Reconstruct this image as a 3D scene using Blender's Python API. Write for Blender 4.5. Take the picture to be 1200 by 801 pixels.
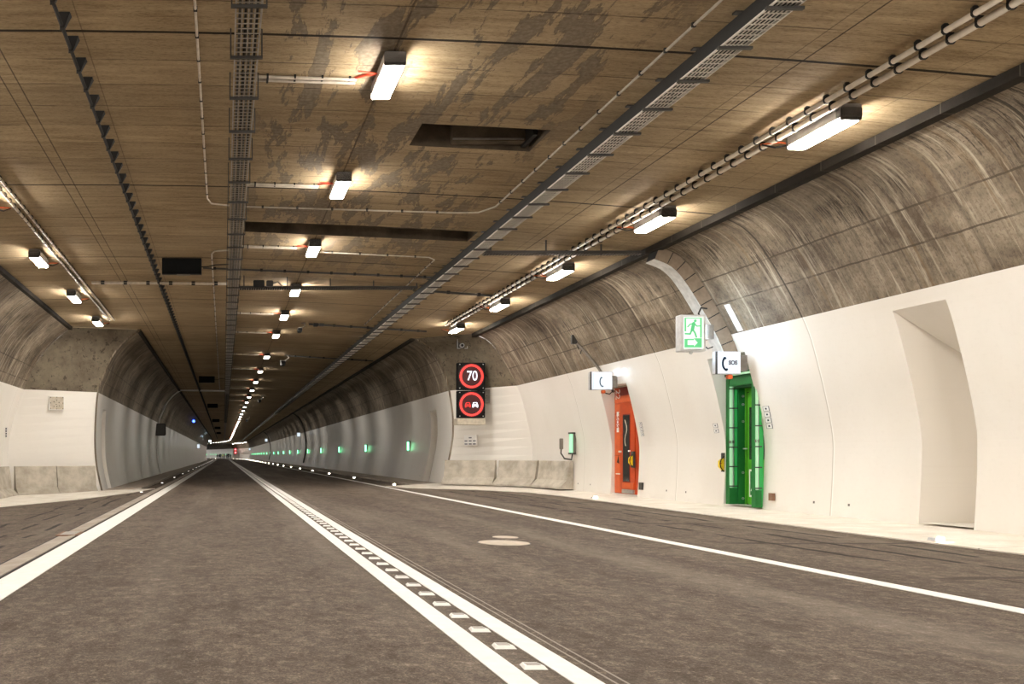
import bpy, math, random
from mathutils import Vector, Matrix
random.seed(7)
for _o in list(bpy.data.objects): bpy.data.objects.remove(_o)
scn = bpy.context.scene
C = scn.collection
# ------------------------------------------------------------------ camera, world, exposure
HC = 1.1                                    # camera height (m); pinhole f = 1000 px on a 1200 px frame
cd = bpy.data.cameras.new('camera'); cam = bpy.data.objects.new('camera', cd); C.objects.link(cam)
cam.location = (0, 0, HC); cam.rotation_euler = (math.pi/2, 0, 0)
cd.sensor_width = 36; cd.lens = 30.0; cd.shift_x = (600-262)/1200; cd.shift_y = (533.5-400.5)/1200
cd.clip_start = 0.05; cd.clip_end = 1000
scn.camera = cam
scn.view_settings.view_transform = 'Standard'; scn.view_settings.look = 'None'
scn.view_settings.gamma = 1; scn.view_settings.use_curve_mapping = False
scn.view_settings.exposure = 1.5
scn.cycles.use_denoising = True
scn.cycles.max_bounces = 8; scn.cycles.diffuse_bounces = 6
scn.cycles.sample_clamp_indirect = 6
scn.cycles.use_light_tree = True
w = bpy.data.worlds.new('world'); scn.world = w; w.use_nodes = True
w.node_tree.nodes['Background'].inputs[0].default_value = (1, .93, .85, 1)
w.node_tree.nodes['Background'].inputs[1].default_value = 0.6
LAMP = 62.0          # ceiling lamps' radiance
LAMPC = (1.0, .95, .87)
# ------------------------------------------------------------------ node helpers
class NT:
    def __init__(s, name):
        s.m = bpy.data.materials.new(name); s.m.use_nodes = True
        s.t = s.m.node_tree; s.b = s.t.nodes['Principled BSDF']
    def n(s, typ, **kw):
        nd = s.t.nodes.new(typ)
        for k, v in kw.items(): setattr(nd, k, v)
        return nd
    def lk(s, a, b): s.t.links.new(a, b)
    def put(s, sock, v):
        if isinstance(v, (int, float)): sock.default_value = v
        elif isinstance(v, tuple): sock.default_value = v if len(v) == 4 or sock.type == 'VECTOR' else (*v, 1)
        else: s.lk(v, sock)
    def math(s, op, a, b=0.0, c=None):
        nd = s.n('ShaderNodeMath', operation=op)
        s.put(nd.inputs[0], a); s.put(nd.inputs[1], b)
        if c is not None: s.put(nd.inputs[2], c)
        return nd.outputs[0]
    def mix(s, f, a, b, typ='MIX'):
        nd = s.n('ShaderNodeMix', data_type='RGBA', blend_type=typ)
        s.put(nd.inputs[0], f); s.put(nd.inputs[6], a); s.put(nd.inputs[7], b)
        return nd.outputs[2]
    def ramp(s, f, lo, hi, a=0.0, b=1.0):
        nd = s.n('ShaderNodeMapRange'); nd.clamp = True
        s.put(nd.inputs[0], f)
        for i, v in enumerate((lo, hi, a, b)): nd.inputs[i+1].default_value = v
        return nd.outputs[0]
    def uv(s):
        if not hasattr(s, '_uv'):
            nd = s.n('ShaderNodeUVMap'); nd.uv_map = 'UVMap'
            s._uv = nd.outputs[0]
            sp = s.n('ShaderNodeSeparateXYZ'); s.lk(s._uv, sp.inputs[0]); s._u, s._v = sp.outputs[0], sp.outputs[1]
        return s._uv
    def obj(s):
        if not hasattr(s, '_ob'): s._ob = s.n('ShaderNodeTexCoord').outputs['Object']
        return s._ob
    def noise(s, vec, scale, detail=4, sc=(1, 1, 1), rough=.55, off=(0, 0, 0), dist=0.0):
        mp = s.n('ShaderNodeMapping'); mp.inputs['Scale'].default_value = sc; mp.inputs['Location'].default_value = off
        s.lk(vec, mp.inputs[0])
        nd = s.n('ShaderNodeTexNoise'); nd.inputs['Scale'].default_value = scale
        nd.inputs['Detail'].default_value = detail; nd.inputs['Roughness'].default_value = rough; nd.inputs['Distortion'].default_value = dist
        s.lk(mp.outputs[0], nd.inputs[0]); return nd.outputs[0]
    def line(s, val, c, w):       # 1 where |val-c|<w
        return s.math('LESS_THAN', s.math('ABSOLUTE', s.math('SUBTRACT', val, c)), w)
    def period(s, val, p, off, w):
        fr = s.math('FRACT', s.math('DIVIDE', s.math('SUBTRACT', val, off - 500*p - w), p))
        return s.math('LESS_THAN', fr, 2*w/p)
    def done(s, col=None, rough=.6, metal=0.0, spec=.4, bump=None, bs=.2, bd=.01):
        if col is not None: s.put(s.b.inputs['Base Color'], col)
        s.put(s.b.inputs['Roughness'], rough); s.b.inputs['Metallic'].default_value = metal
        s.b.inputs['Specular IOR Level'].default_value = spec
        if bump is not None:
            bn = s.n('ShaderNodeBump'); bn.inputs['Strength'].default_value = bs; bn.inputs['Distance'].default_value = bd
            s.lk(bump, bn.inputs['Height']); s.lk(bn.outputs[0], s.b.inputs['Normal'])
        return s.m
def plain(name, col, rough=.5, metal=0.0, var=.15, spec=.4):
    t = NT(name); n = t.noise(t.obj(), 9, 3)
    c = t.mix(t.ramp(n, .3, .7), tuple(x*(1-var) for x in col), tuple(min(1, x*(1+var)) for x in col))
    return t.done(c, rough, metal, spec)
def glow(name, col, strength, base=(.8, .8, .8)):
    t = NT(name); t.b.inputs['Base Color'].default_value = (*base, 1)
    t.b.inputs['Emission Color'].default_value = (*col, 1); t.b.inputs['Emission Strength'].default_value = strength
    t.b.inputs['Roughness'].default_value = .4
    return t.m
M = {}
# ceiling slab: uv = (X, Y)
def ceiling_mat():
    t = NT('board_marked_ceiling_concrete'); uv = t.uv(); u, v = t._u, t._v
    g = t.noise(uv, 1, 6, (1.1, 9, 1), .65)
    big = t.noise(uv, .35, 4)
    col = t.mix(t.ramp(g, .3, .72), (.24, .168, .09), (.54, .41, .25))
    col = t.mix(t.ramp(big, .4, .7, 0, .5), col, (.47, .365, .235))
    fine = t.noise(uv, 14, 6, (1, 3.5, 1), .8)
    col = t.mix(t.ramp(fine, .5, .66, 0, .6), col, (.11, .075, .04))
    fleck = t.noise(uv, 5, 5, (.7, 7, 1), .7, (6, 2, 0))
    col = t.mix(t.ramp(fleck, .64, .68, 0, .8), col, (.06, .04, .022))
    col = t.mix(t.ramp(fine, .48, .36, 0, .4), col, (.55, .43, .27))
    # per-board tone
    wn = t.n('ShaderNodeTexWhiteNoise', noise_dimensions='1D')
    t.put(wn.inputs['W'], t.math('FLOOR', t.math('DIVIDE', t.math('SUBTRACT', v, 9.3), .6625)))
    col = t.mix(t.ramp(wn.outputs[0], 0, 1, 0, .35), col, (.15, .105, .06))
    # grey water marks between the two cable trays
    st = t.noise(uv, 1, 9, (2.3, .5, 1), .68, (3.1, 1.7, 0), .25)
    zone = t.math('MULTIPLY', t.ramp(u, .3, .7), t.math('MULTIPLY', t.ramp(u, 4.9, 4.2), t.ramp(v, 24, 17)))
    wet = t.math('MULTIPLY', t.ramp(st, .515, .53), zone)
    rim = t.math('MULTIPLY', t.math('MULTIPLY', t.ramp(st, .505, .53), t.ramp(st, .56, .53)), zone)
    sp = t.noise(uv, 18, 4)
    grey = t.mix(t.ramp(sp, .4, .65), (.13, .105, .08), (.22, .185, .145))
    col = t.mix(t.math('MULTIPLY', wet, .75), col, grey)
    col = t.mix(t.math('MULTIPLY', rim, .25), col, (.08, .06, .04))
    # board lines and block joints
    wob = t.math('MULTIPLY', t.math('SUBTRACT', t.noise(uv, 3, 3), .5), .03)
    vw = t.math('ADD', v, wob)
    br = t.ramp(t.noise(uv, 2.2, 3, (1, 1, 1), .5, (7, 3, 0)), .38, .55)
    minor = t.math('MULTIPLY', t.period(vw, .6625, 9.3, .011), br)
    major = t.period(v, 5.3, 9.3, .024)
    col = t.mix(t.math('MULTIPLY', minor, .6), col, (.04, .028, .018))
    col = t.mix(t.math('MULTIPLY', major, .92), col, (.012, .01, .008))
    for c, wd, f in ((-2.55, .009, .7), (-2.73, .009, .7), (-1.54, .007, .4), (1.92, .012, .55), (6.13, .007, .5), (6.31, .01, .8), (7.9, .006, .4)):
        col = t.mix(t.math('MULTIPLY', t.line(u, c, wd), f), col, (.035, .025, .018))
    return t.done(col, .85, spec=.15, bump=g, bs=.15)
M['ceil'] = ceiling_mat()
# vault and walls: uv = (s along tunnel, arc length from the floor)
def vault_mat(name, a, b, dark, streak=1.0):
    t = NT(name); uv = t.uv(); u, v = t._u, t._v
    big = t.noise(uv, .9, 9, (1, 1, 1), .72, (0, 0, 0), .3)
    arc = t.noise(uv, 1, 9, (8, .3, 1), .8, (2, 5, 0), .1)
    col = t.mix(t.ramp(big, .38, .62), a, b)
    col = t.mix(t.ramp(arc, .48, .68, 0, .7*streak), col, dark)
    up = t.ramp(v, 4.3, 4.9, .25, 1)                                  # rougher, pitted concrete above the shutter line
    arc2 = t.noise(uv, 1, 8, (15, .9, 1), .85, (9, 1, 0), .1)
    patch = t.ramp(t.noise(uv, .7, 4, (1, 1.2, 1), .6, (11, 4, 0)), .42, .55)
    col = t.mix(t.math('MULTIPLY', t.math('MULTIPLY', t.ramp(arc2, .51, .55), patch), t.math('MULTIPLY', up, .85*streak)), col, tuple(x*.4 for x in dark))
    fine = t.noise(uv, 20, 5, (1.4, .8, 1), .8)
    col = t.mix(t.ramp(fine, .5, .62, 0, .45), col, tuple(x*.6 for x in dark))
    drip = t.noise(uv, 1, 6, (5, .22, 1), .6, (31, 2, 0))
    col = t.mix(t.ramp(drip, .56, .66, 0, .6*streak), col, (.17, .11, .055))
    lt = t.noise(uv, 1, 6, (7, .3, 1), .7, (20, 9, 0))
    col = t.mix(t.ramp(lt, .56, .66, 0, .65*streak), col, (.58, .51, .40))
    holes = t.n('ShaderNodeTexVoronoi'); holes.inputs['Scale'].default_value = 2.6; t.lk(uv, holes.inputs[0])
    col = t.mix(t.math('LESS_THAN', holes.outputs[0], .022), col, (.02, .015, .01))
    col = t.mix(t.math('MULTIPLY', t.period(u, 5.0, 14.6, .02), .85), col, (.035, .028, .02))
    wob = t.math('MULTIPLY', t.math('SUBTRACT', t.noise(uv, 4, 3), .5), .04)
    vv = t.math('ADD', v, wob)
    br = t.ramp(t.noise(uv, 1.7, 3, (1, 1, 1), .5, (5, 13, 0)), .4, .5)
    for c in (4.75, 4.22):
        col = t.mix(t.math('MULTIPLY', t.line(vv, c, .014), t.ramp(br, 0, 1, .35, .8)), col, (.06, .045, .03))
    col = t.mix(t.math('MULTIPLY', t.math('MULTIPLY', t.period(u, 2.5, 12.1, .01), br), .5), col, (.07, .05, .035))
    return t.done(col, .6, spec=.2, bump=arc, bs=.15)
M['vault'] = vault_mat('vault_concrete', (.125, .094, .066), (.33, .27, .2), (.062, .045, .03))
def endmat():
    t = NT('end_wall_concrete'); o = t.obj(); n = t.noise(o, 1.1, 6, rough=.65); f = t.noise(o, 9, 4, rough=.7); p = t.noise(o, 5, 5, (1, 1, 1), .75, (3, 3, 3))
    col = t.mix(t.ramp(n, .35, .68), (.105, .082, .056), (.21, .172, .12)); col = t.mix(t.ramp(f, .5, .75, 0, .45), col, (.06, .045, .03))
    col = t.mix(t.ramp(p, .57, .62, 0, .8), col, (.045, .034, .024))
    return t.done(col, .8, bump=f, bs=.2)
M['rough_conc'] = endmat()
def white_mat():
    t = NT('white_wall_coating'); uv = t.uv(); u, v = t._u, t._v
    n = t.noise(uv, .6, 4, (1, .5, 1)); f = t.noise(uv, 14, 3)
    col = t.mix(t.ramp(n, .3, .7), (.80, .755, .69), (.86, .825, .77))
    col = t.mix(t.ramp(f, .55, .8, 0, .12), col, (.6, .55, .48))
    col = t.mix(t.math('MULTIPLY', t.period(u, 5.0, 14.6, .012), .5), col, (.4, .35, .28))
    col = t.mix(t.math('MULTIPLY', t.period(u, 5.0, 14.575, .012), .8), col, (.95, .93, .88))
    for dx in (-.42, .42):                                    # anchor holes beside each joint
        hole = t.math('MULTIPLY', t.period(u, 5.0, 14.6+dx, .022), t.line(v, .33, .02))
        col = t.mix(t.math('MULTIPLY', hole, .9), col, (.05, .04, .03))
    low = t.math('MULTIPLY', t.ramp(v, .25, .0), t.ramp(t.noise(uv, 3, 4), .4, .7))
    col = t.mix(t.math('MULTIPLY', low, .35), col, (.5, .45, .37))
    return t.done(col, .3, spec=.5)
M['white'] = white_mat()
def asphalt(name, k, lay):
    t = NT(name); uv = t.uv(); u, v = t._u, t._v
    f = t.noise(uv, 75, 3, (1, 1, 1), .7); b = t.noise(uv, .5, 5, (1.6, .35, 1)); mid = t.noise(uv, 3, 6, (1, .5, 1), .7); g2 = t.noise(uv, 30, 4, (1, 1, 1), .75)
    col = t.mix(t.ramp(b, .3, .72), tuple(k*x for x in (.074, .054, .040)), tuple(k*x for x in (.155, .121, .094)))
    col = t.mix(t.ramp(mid, .45, .7, 0, .5), col, tuple(k*x for x in (.06, .046, .036)))
    col = t.mix(t.ramp(f, .35, .62, .75, 0), col, tuple(k*x for x in (.032, .025, .02)))
    col = t.mix(t.ramp(g2, .3, .5, .6, 0), col, tuple(k*x for x in (.03, .023, .018)))
    col = t.mix(t.ramp(g2, .58, .74, 0, .55), col, tuple(k*x for x in (.3, .25, .21)))
    col = t.mix(t.ramp(f, .62, .72, 0, .6), col, tuple(k*x for x in (.34, .29, .25)))
    g3 = t.noise(uv, 9, 8, (1, .8, 1), .9, (5, 5, 0)); g4 = t.noise(uv, 2.5, 5, (1.3, .5, 1), .8, (15, 5, 0))
    col = t.mix(t.ramp(g3, .5, .36, 0, .75), col, tuple(k*x for x in (.022, .016, .012)))
    col = t.mix(t.ramp(g3, .53, .68, 0, .6), col, tuple(k*x for x in (.3, .245, .2)))
    col = t.mix(t.ramp(g4, .5, .38, 0, .45), col, tuple(k*x for x in (.04, .03, .023)))
    tr = t.noise(uv, 1, 3, (1, .05, 1), .5, (4, 0, 0))
    col = t.mix(t.ramp(tr, .52, .7, 0, .3), col, tuple(k*x for x in (.2, .17, .14)))
    if lay:
        for c in (6.9, 7.6, 8.2, -3.05, -3.6, -4.3): col = t.mix(t.math('MULTIPLY', t.line(t.math('ADD', u, t.math('MULTIPLY', t.noise(uv, .22, 4), .7)), c+.35, .05), t.math('MULTIPLY', t.ramp(t.noise(uv, .7, 2, (1, 1, 1), .5, (2, 8, 0)), .46, .5), .9)), col, (.02, .016, .012))
        col = t.mix(t.math('MULTIPLY', t.math('MULTIPLY', t.period(t.math('ADD', v, t.math('MULTIPLY', t.noise(uv, .9, 3), .5)), 3.1, 11, .07), t.math('ADD', t.ramp(u, 6.3, 6.5), t.ramp(u, -3.6, -3.9))), .6), col, (.025, .02, .015))
    for c in (1.9, 1.955): col = t.mix(t.math('MULTIPLY', t.line(u, c, .007), .55), col, (.5, .45, .4))
    return t.done(col, t.ramp(mid, .3, .7, .7, .9), spec=.16, bump=g2, bs=.5, bd=.01)
M['asphalt'] = asphalt('road_asphalt', 1.6, True)
def conc(name, a, b, rough=.8, joints=None):
    t = NT(name); o = t.obj(); n = t.noise(o, 2.3, 5); f = t.noise(o, 40, 3)
    col = t.mix(t.ramp(n, .35, .68), a, b); col = t.mix(t.ramp(f, .5, .8, 0, .3), col, tuple(x*.5 for x in a))
    if joints:
        sp = t.n('ShaderNodeSeparateXYZ'); t.lk(o, sp.inputs[0])
        col = t.mix(t.math('MULTIPLY', t.period(sp.outputs[1], joints, 0, .008), .7), col, (.12, .1, .08))
    return t.done(col, rough, spec=.18, bump=f, bs=.12)
M['footway'] = conc('footway_concrete', (.70, .64, .55), (.84, .79, .71), joints=5.0)
M['barrier'] = conc('precast_barrier_concrete', (.36, .32, .26), (.60, .55, .47))
M['slab'] = conc('channel_slab_concrete', (.34, .29, .24), (.46, .4, .34), joints=2.0)
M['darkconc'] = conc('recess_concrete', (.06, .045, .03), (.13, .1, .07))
M['paint'] = plain('road_marking_paint', (.88, .86, .82), .6, var=.05)
M['slot'] = plain('slot_black', (.012, .01, .009), .8)
M['fascia'] = conc('joint_band_steel', (.02, .016, .012), (.038, .031, .025), joints=1.0)
M['galv'] = plain('galvanised_steel', (.42, .39, .35), .45, .5)
M['litband'] = plain('painted_lit_band', (.78, .78, .76), .3, .35)  # pale tone paints the light falling on the duct's inner face
M['wire'] = plain('bright_zinc_wire', (.8, .76, .7), .4, .2)
M['galvd'] = plain('dull_galvanised_steel', (.2, .175, .15), .5, .4)
M['pipe'] = plain('pale_plastic_conduit', (.62, .54, .44), .45)
M['pipew'] = plain('light_plastic_conduit', (.5, .44, .36), .45)
M['black'] = plain('black_rubber', (.012, .011, .01), .6)
M['blackp'] = plain('black_panel_metal', (.006, .006, .006), .75, spec=.15)
M['dgrey'] = plain('dark_grey_metal', (.06, .055, .05), .5)
M['grey'] = plain('grey_housing', (.30, .285, .27), .45, .2)
M['lgrey'] = plain('light_grey_housing', (.5, .5, .5), .4, .2)
M['orangecab'] = plain('orange_cable', (.6, .1, .02), .5)
M['redcab'] = plain('red_cable', (.45, .05, .02), .5)
M['orange'] = plain('orange_painted_steel', (.50, .065, .012), .4, var=.1)
M['orangel'] = plain('light_orange_painted_steel', (.62, .11, .025), .4, var=.08)
M['oranged'] = plain('dark_red_painted_steel', (.2, .022, .012), .5)
M['green'] = plain('green_painted_steel', (.015, .17, .035), .4, var=.1)
M['greenl'] = plain('bright_green_painted_steel', (.09, .42, .02), .4, var=.1)
M['greend'] = plain('dark_green_painted_steel', (.01, .09, .02), .5)
M['yellow'] = plain('yellow_plastic', (.85, .6, .02), .4)
M['glass'] = plain('dark_glass', (.03, .028, .025), .12, spec=.8)
M['wtext'] = plain('white_lettering', (.85, .83, .8), .6, var=.04)
M['dtext'] = plain('dark_lettering', (.04, .05, .07), .6)
M['btext'] = plain('blue_grey_lettering', (.03, .07, .14), .6)
M['gtext'] = plain('grey_lettering', (.13, .13, .16), .6)
M['beige'] = plain('beige_plate', (.50, .44, .35), .6)
M['brownplate'] = plain('duct_cover_steel', (.26, .20, .145), .5, .25)
M['rust'] = plain('rusty_grate_iron', (.24, .13, .08), .7)
M['patch'] = plain('pale_cover_stone', (.55, .47, .38), .7)
M['hivis'] = glow('reflective_yellow_vest', (.75, .95, .05), .02, (.8, .9, .1))
M['cloth'] = plain('dark_cloth', (.02, .018, .02), .8)
M['cloth2'] = plain('dark_blue_cloth', (.02, .025, .05), .8)
M['skin'] = plain('skin', (.45, .27, .2), .6)
M['lamp'] = glow('lamp_diffuser', LAMPC, LAMP)
M['lampfar'] = glow('tunnel_lamp_diffuser', LAMPC, LAMP*.24)
M['marklamp'] = glow('marker_light', (1, .88, .7), 22)
M['marksmall'] = glow('reflector_face', (1, .93, .82), .9)
M['greenlamp'] = glow('green_marker_tube', (.18, 1, .42), 1.6)
M['greenlampb'] = glow('pale_green_tube', (.4, 1, .55), .32, (.2, .4, .25))
M['tube'] = glow('pale_light_tube', (.5, 1, .56), .17, (.3, .45, .3))
M['greenglow'] = glow('lit_green_acrylic', (.05, .6, .14), .06, (.03, .35, .08))
M['signwhite'] = glow('lit_white_sign_face', (.8, .92, 1), .33, (.25, .27, .3))
M['signrim'] = glow('lit_blue_white_sign_rim', (.4, .6, .95), .17)
M['signgreenwhite'] = glow('lit_exit_sign_face', (.86, 1, .9), .31, (.3, .33, .3))
M['signgreen'] = glow('lit_exit_sign_green', (.16, .8, .36), .17, (.06, .3, .1))
M['coolled'] = glow('cool_led_strip', (.62, .82, 1), 42)
M['redled'] = glow('red_led_ring', (1, .05, .04), .62, (.3, .01, .01))
M['redglow'] = glow('dark_red_led_matrix', (1, .01, .03), .018, (.02, .01, .01))
M['redcar'] = glow('red_led_symbol', (1, .05, .04), .3, (.3, .01, .01))
M['whiteled'] = glow('white_led_symbol', (.68, .82, 1), .5)
M['blueled'] = glow('blue_led', (.05, .12, 1), 3)
# ------------------------------------------------------------------ geometry helpers
R0, S0 = 430.0, 230.0
def P(s, X, Z=0.0):
    if s <= S0: return (X, s, Z)
    t = (s-S0)/R0
    return (-R0+(R0+X)*math.cos(t), S0+(R0+X)*math.sin(t), Z)
def head(s): return 0.0 if s <= S0 else (s-S0)/R0
def ceilZ(X): return 5.7-.022*X-.0041*X*X
GX = [(-12, -.31), (-5.0, -.31), (-4.46, -.285), (-2.45, -.11), (-1.76, -.05), (0, 0), (12, 0)]
def lerp(tab, x):
    if x <= tab[0][0]: return tab[0][1]
    for (a, fa), (b, fb) in zip(tab, tab[1:]):
        if x <= b: return fa+(fb-fa)*(x-a)/(b-a)
    return tab[-1][1]
def gz(X): return lerp(GX, X)
class MB:
    def __init__(s): s.v = []; s.f = []; s.mi = []; s.uvs = []
    def add(s, vs, fs, mi=0, uv=None):
        o = len(s.v); s.v += [tuple(p) for p in vs]
        for k, f in enumerate(fs):
            s.f.append([o+i for i in f]); s.mi.append(mi)
            s.uvs.append([uv[i] for i in f] if uv else [(s.v[o+i][0], s.v[o+i][1]) for i in f])
        return s
    def box(s, x0, x1, y0, y1, z0, z1, mi=0, bev=0.0):
        if x0 > x1: x0, x1 = x1, x0
        if y0 > y1: y0, y1 = y1, y0
        if z0 > z1: z0, z1 = z1, z0
        if bev <= 0:
            vs = [(x, y, z) for z in (z0, z1) for y in (y0, y1) for x in (x0, x1)]
            return s.add(vs, [(0, 2, 3, 1), (4, 5, 7, 6), (0, 1, 5, 4), (2, 6, 7, 3), (0, 4, 6, 2), (1, 3, 7, 5)], mi)
        b = min(bev, (x1-x0)/2.1, (z1-z0)/2.1)
        pr = [(x0+b, z0), (x1-b, z0), (x1, z0+b), (x1, z1-b), (x1-b, z1), (x0+b, z1), (x0, z1-b), (x0, z0+b)]
        return s.prism(pr, y0, y1, mi)
    def prism(s, poly, y0, y1, mi=0):           # polygon in XZ, extruded along Y
        n = len(poly); vs = [(x, y0, z) for x, z in poly]+[(x, y1, z) for x, z in poly]
        fs = [tuple(range(n)), tuple(range(2*n-1, n-1, -1))]
        for i in range(n): j = (i+1) % n; fs.append((i, i+n, j+n, j))
        return s.add(vs, fs, mi)
    def ring(s, cx, cz, r0, r1, y0, y1, mi=0, n=40):
        vs = []
        for k in range(n):
            a = 2*math.pi*k/n; c_, s_ = math.cos(a), math.sin(a)
            vs += [(cx+r0*c_, y0, cz+r0*s_), (cx+r1*c_, y0, cz+r1*s_), (cx+r1*c_, y1, cz+r1*s_), (cx+r0*c_, y1, cz+r0*s_)]
        fs = []
        for k in range(n):
            a, b = 4*k, 4*((k+1) % n)
            for i in range(4): j = (i+1) % 4; fs.append((a+i, a+j, b+j, b+i))
        return s.add(vs, fs, mi)
    def disc(s, cx, cz, r, y0, y1, mi=0, n=24): return s.prism([(cx+r*math.cos(2*math.pi*k/n), cz+r*math.sin(2*math.pi*k/n)) for k in range(n)], y0, y1, mi)
    def stroke(s, pts, w, y0, y1, mi=0):
        for (ax, az), (bx, bz) in zip(pts, pts[1:]):
            dx, dz = bx-ax, bz-az; L = math.hypot(dx, dz) or 1; nx, nz = -dz/L*w/2, dx/L*w/2
            s.prism([(ax+nx, az+nz), (bx+nx, bz+nz), (bx-nx, bz-nz), (ax-nx, az-nz)], y0, y1, mi)
        for (ax, az) in pts: s.disc(ax, az, w/2, y0, y1, mi, 10)
        return s
    def tube(s, pts, r, mi=0, n=8, cap=True):
        pts = [Vector(p) for p in pts]; rings = []
        up = None
        for i, p in enumerate(pts):
            d = (pts[min(i+1, len(pts)-1)]-pts[max(i-1, 0)]).normalized()
            if up is None: up = Vector((0, 0, 1)) if abs(d.z) < .9 else Vector((1, 0, 0))
            a = d.cross(up).normalized(); b = a.cross(d).normalized(); up = b
            rings.append([p+a*(r*math.cos(2*math.pi*k/n))+b*(r*math.sin(2*math.pi*k/n)) for k in range(n)])
        vs = [q for rg in rings for q in rg]; fs = []
        for i in range(len(pts)-1):
            for k in range(n):
                j = (k+1) % n; fs.append((i*n+k, i*n+j, (i+1)*n+j, (i+1)*n+k))
        if cap: fs += [tuple(range(n-1, -1, -1)), tuple(range((len(pts)-1)*n, len(pts)*n))]
        return s.add(vs, fs, mi)
    def sweep(s, sec, s0, s1, mi=0, step=5.0):  # closed section [(X,Z)] along the tunnel path
        st = stations(s0, s1, step); n = len(sec)
        vs = [P(q, x, z) for q in st for x, z in sec]; fs = []
        for i in range(len(st)-1):
            for k in range(n):
                j = (k+1) % n; fs.append((i*n+k, (i+1)*n+k, (i+1)*n+j, i*n+j))
        fs += [tuple(range(n)), tuple(range(len(st)*n-1, (len(st)-1)*n-1, -1))]
        return s.add(vs, fs, mi)
    def build(s, name, mats, parent=None, loc=None, rot=None, smooth=False):
        me = bpy.data.meshes.new(name); me.from_pydata(s.v, [], s.f)
        if not isinstance(mats, (list, tuple)): mats = [mats]
        for m in mats: me.materials.append(m)
        me.polygons.foreach_set('material_index', s.mi)
        ul = me.uv_layers.new(name='UVMap'); flat = []
        for f in s.uvs:
            for q in f: flat += [q[0], q[1]]
        ul.data.foreach_set('uv', flat)
        if smooth:
            me.polygons.foreach_set('use_smooth', [True]*len(me.polygons))
        me.update()
        o = bpy.data.objects.new(name, me); C.objects.link(o)
        if parent: o.parent = parent
        if loc: o.location = loc
        if rot: o.rotation_euler = rot
        return o
def stations(s0, s1, step=5.0):
    st = [s0]
    if s0 < S0 < s1: st.append(S0)
    q = max(s0, S0)
    while q+step < s1: q += step; st.append(q)
    st.append(s1)
    return sorted(set(st))
def tag(o, label=None, cat=None, group=None, kind=None):
    if label: o['label'] = label
    if cat: o['category'] = cat
    if group: o['group'] = group
    if kind: o['kind'] = kind
    return o
def empty(name, loc, rz=0.0, label=None, cat=None, group=None, kind=None):
    o = bpy.data.objects.new(name, None); C.objects.link(o); o.location = loc; o.rotation_euler = (0, 0, rz)
    o.empty_display_size = .1
    return tag(o, label, cat, group, kind)
def clone(o, parent=None):
    c = o.copy(); C.objects.link(c)
    if parent: c.parent = parent
    for ch in [x for x in o.children]: clone(ch, c)
    return c
def text(name, body, size, mat, parent, loc, rot=(math.pi/2, 0, 0), ext=.003, sx=1.0, align='CENTER', bold=0.0):
    cu = bpy.data.curves.new(name, 'FONT'); cu.body = body; cu.size = size; cu.extrude = ext; cu.align_x = align; cu.align_y = 'CENTER'; cu.offset = bold
    cu.materials.append(mat); o = bpy.data.objects.new(name, cu); C.objects.link(o); o.parent = parent
    bpy.context.view_layer.update()
    me = bpy.data.meshes.new_from_object(o.evaluated_get(bpy.context.evaluated_depsgraph_get())); me.name = name
    bpy.data.objects.remove(o); o = bpy.data.objects.new(name, me); C.objects.link(o); o.parent = parent
    o.location = loc; o.rotation_euler = rot; o.scale = (sx, 1, 1); return o
ORD = ['nearest the camera', 'second from the camera', 'third from the camera', 'fourth from the camera', 'fifth from the camera', 'sixth from the camera',
       'seventh from the camera', 'eighth from the camera', 'ninth from the camera', 'tenth from the camera', 'eleventh from the camera', 'twelfth from the camera']
# ------------------------------------------------------------------ profiles (X, Z), floor to ceiling
def smoothprof(k, n=6):
    out = []
    for i in range(len(k)-1):
        p0 = k[max(i-1, 0)]; p1 = k[i]; p2 = k[i+1]; p3 = k[min(i+2, len(k)-1)]
        for j in range(n):
            t = j/n
            out.append(tuple(.5*((2*p1[d])+(-p0[d]+p2[d])*t+(2*p0[d]-5*p1[d]+4*p2[d]-p3[d])*t*t+(-p0[d]+3*p1[d]-3*p2[d]+p3[d])*t**3) for d in (0, 1)))
    out.append(k[-1]); return out
BR = smoothprof([(10.37, -.05), (10.42, .9), (10.4, 1.56), (10.16, 2.67), (9.9, 3.46), (9.31, 4.51), (8.90, 4.99), (8.44, 5.2)])
TR = smoothprof([(7.98, -.05), (8.3, 1.5), (8.34, 2.45), (8.2, 3.5), (8.06, 4.04), (7.8, 4.6), (7.4, 5.1), (6.88, 5.4)])
TL = smoothprof([(-4.44, -.33), (-4.68, .84), (-4.72, 2.03), (-4.62, 3.42), (-4.38, 4.1), (-4.1, 4.72), (-3.6, 5.33), (-3.07, 5.70)])
BL = smoothprof([(-7.6, -.35), (-7.68, .6), (-7.65, 1.6), (-7.4, 2.7), (-7.12, 3.46), (-6.6, 4.5), (-6.0, 5.2), (-5.41, 5.66)])
def xat(prof, z): return lerp([(b, a) for a, b in prof], z)
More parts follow.
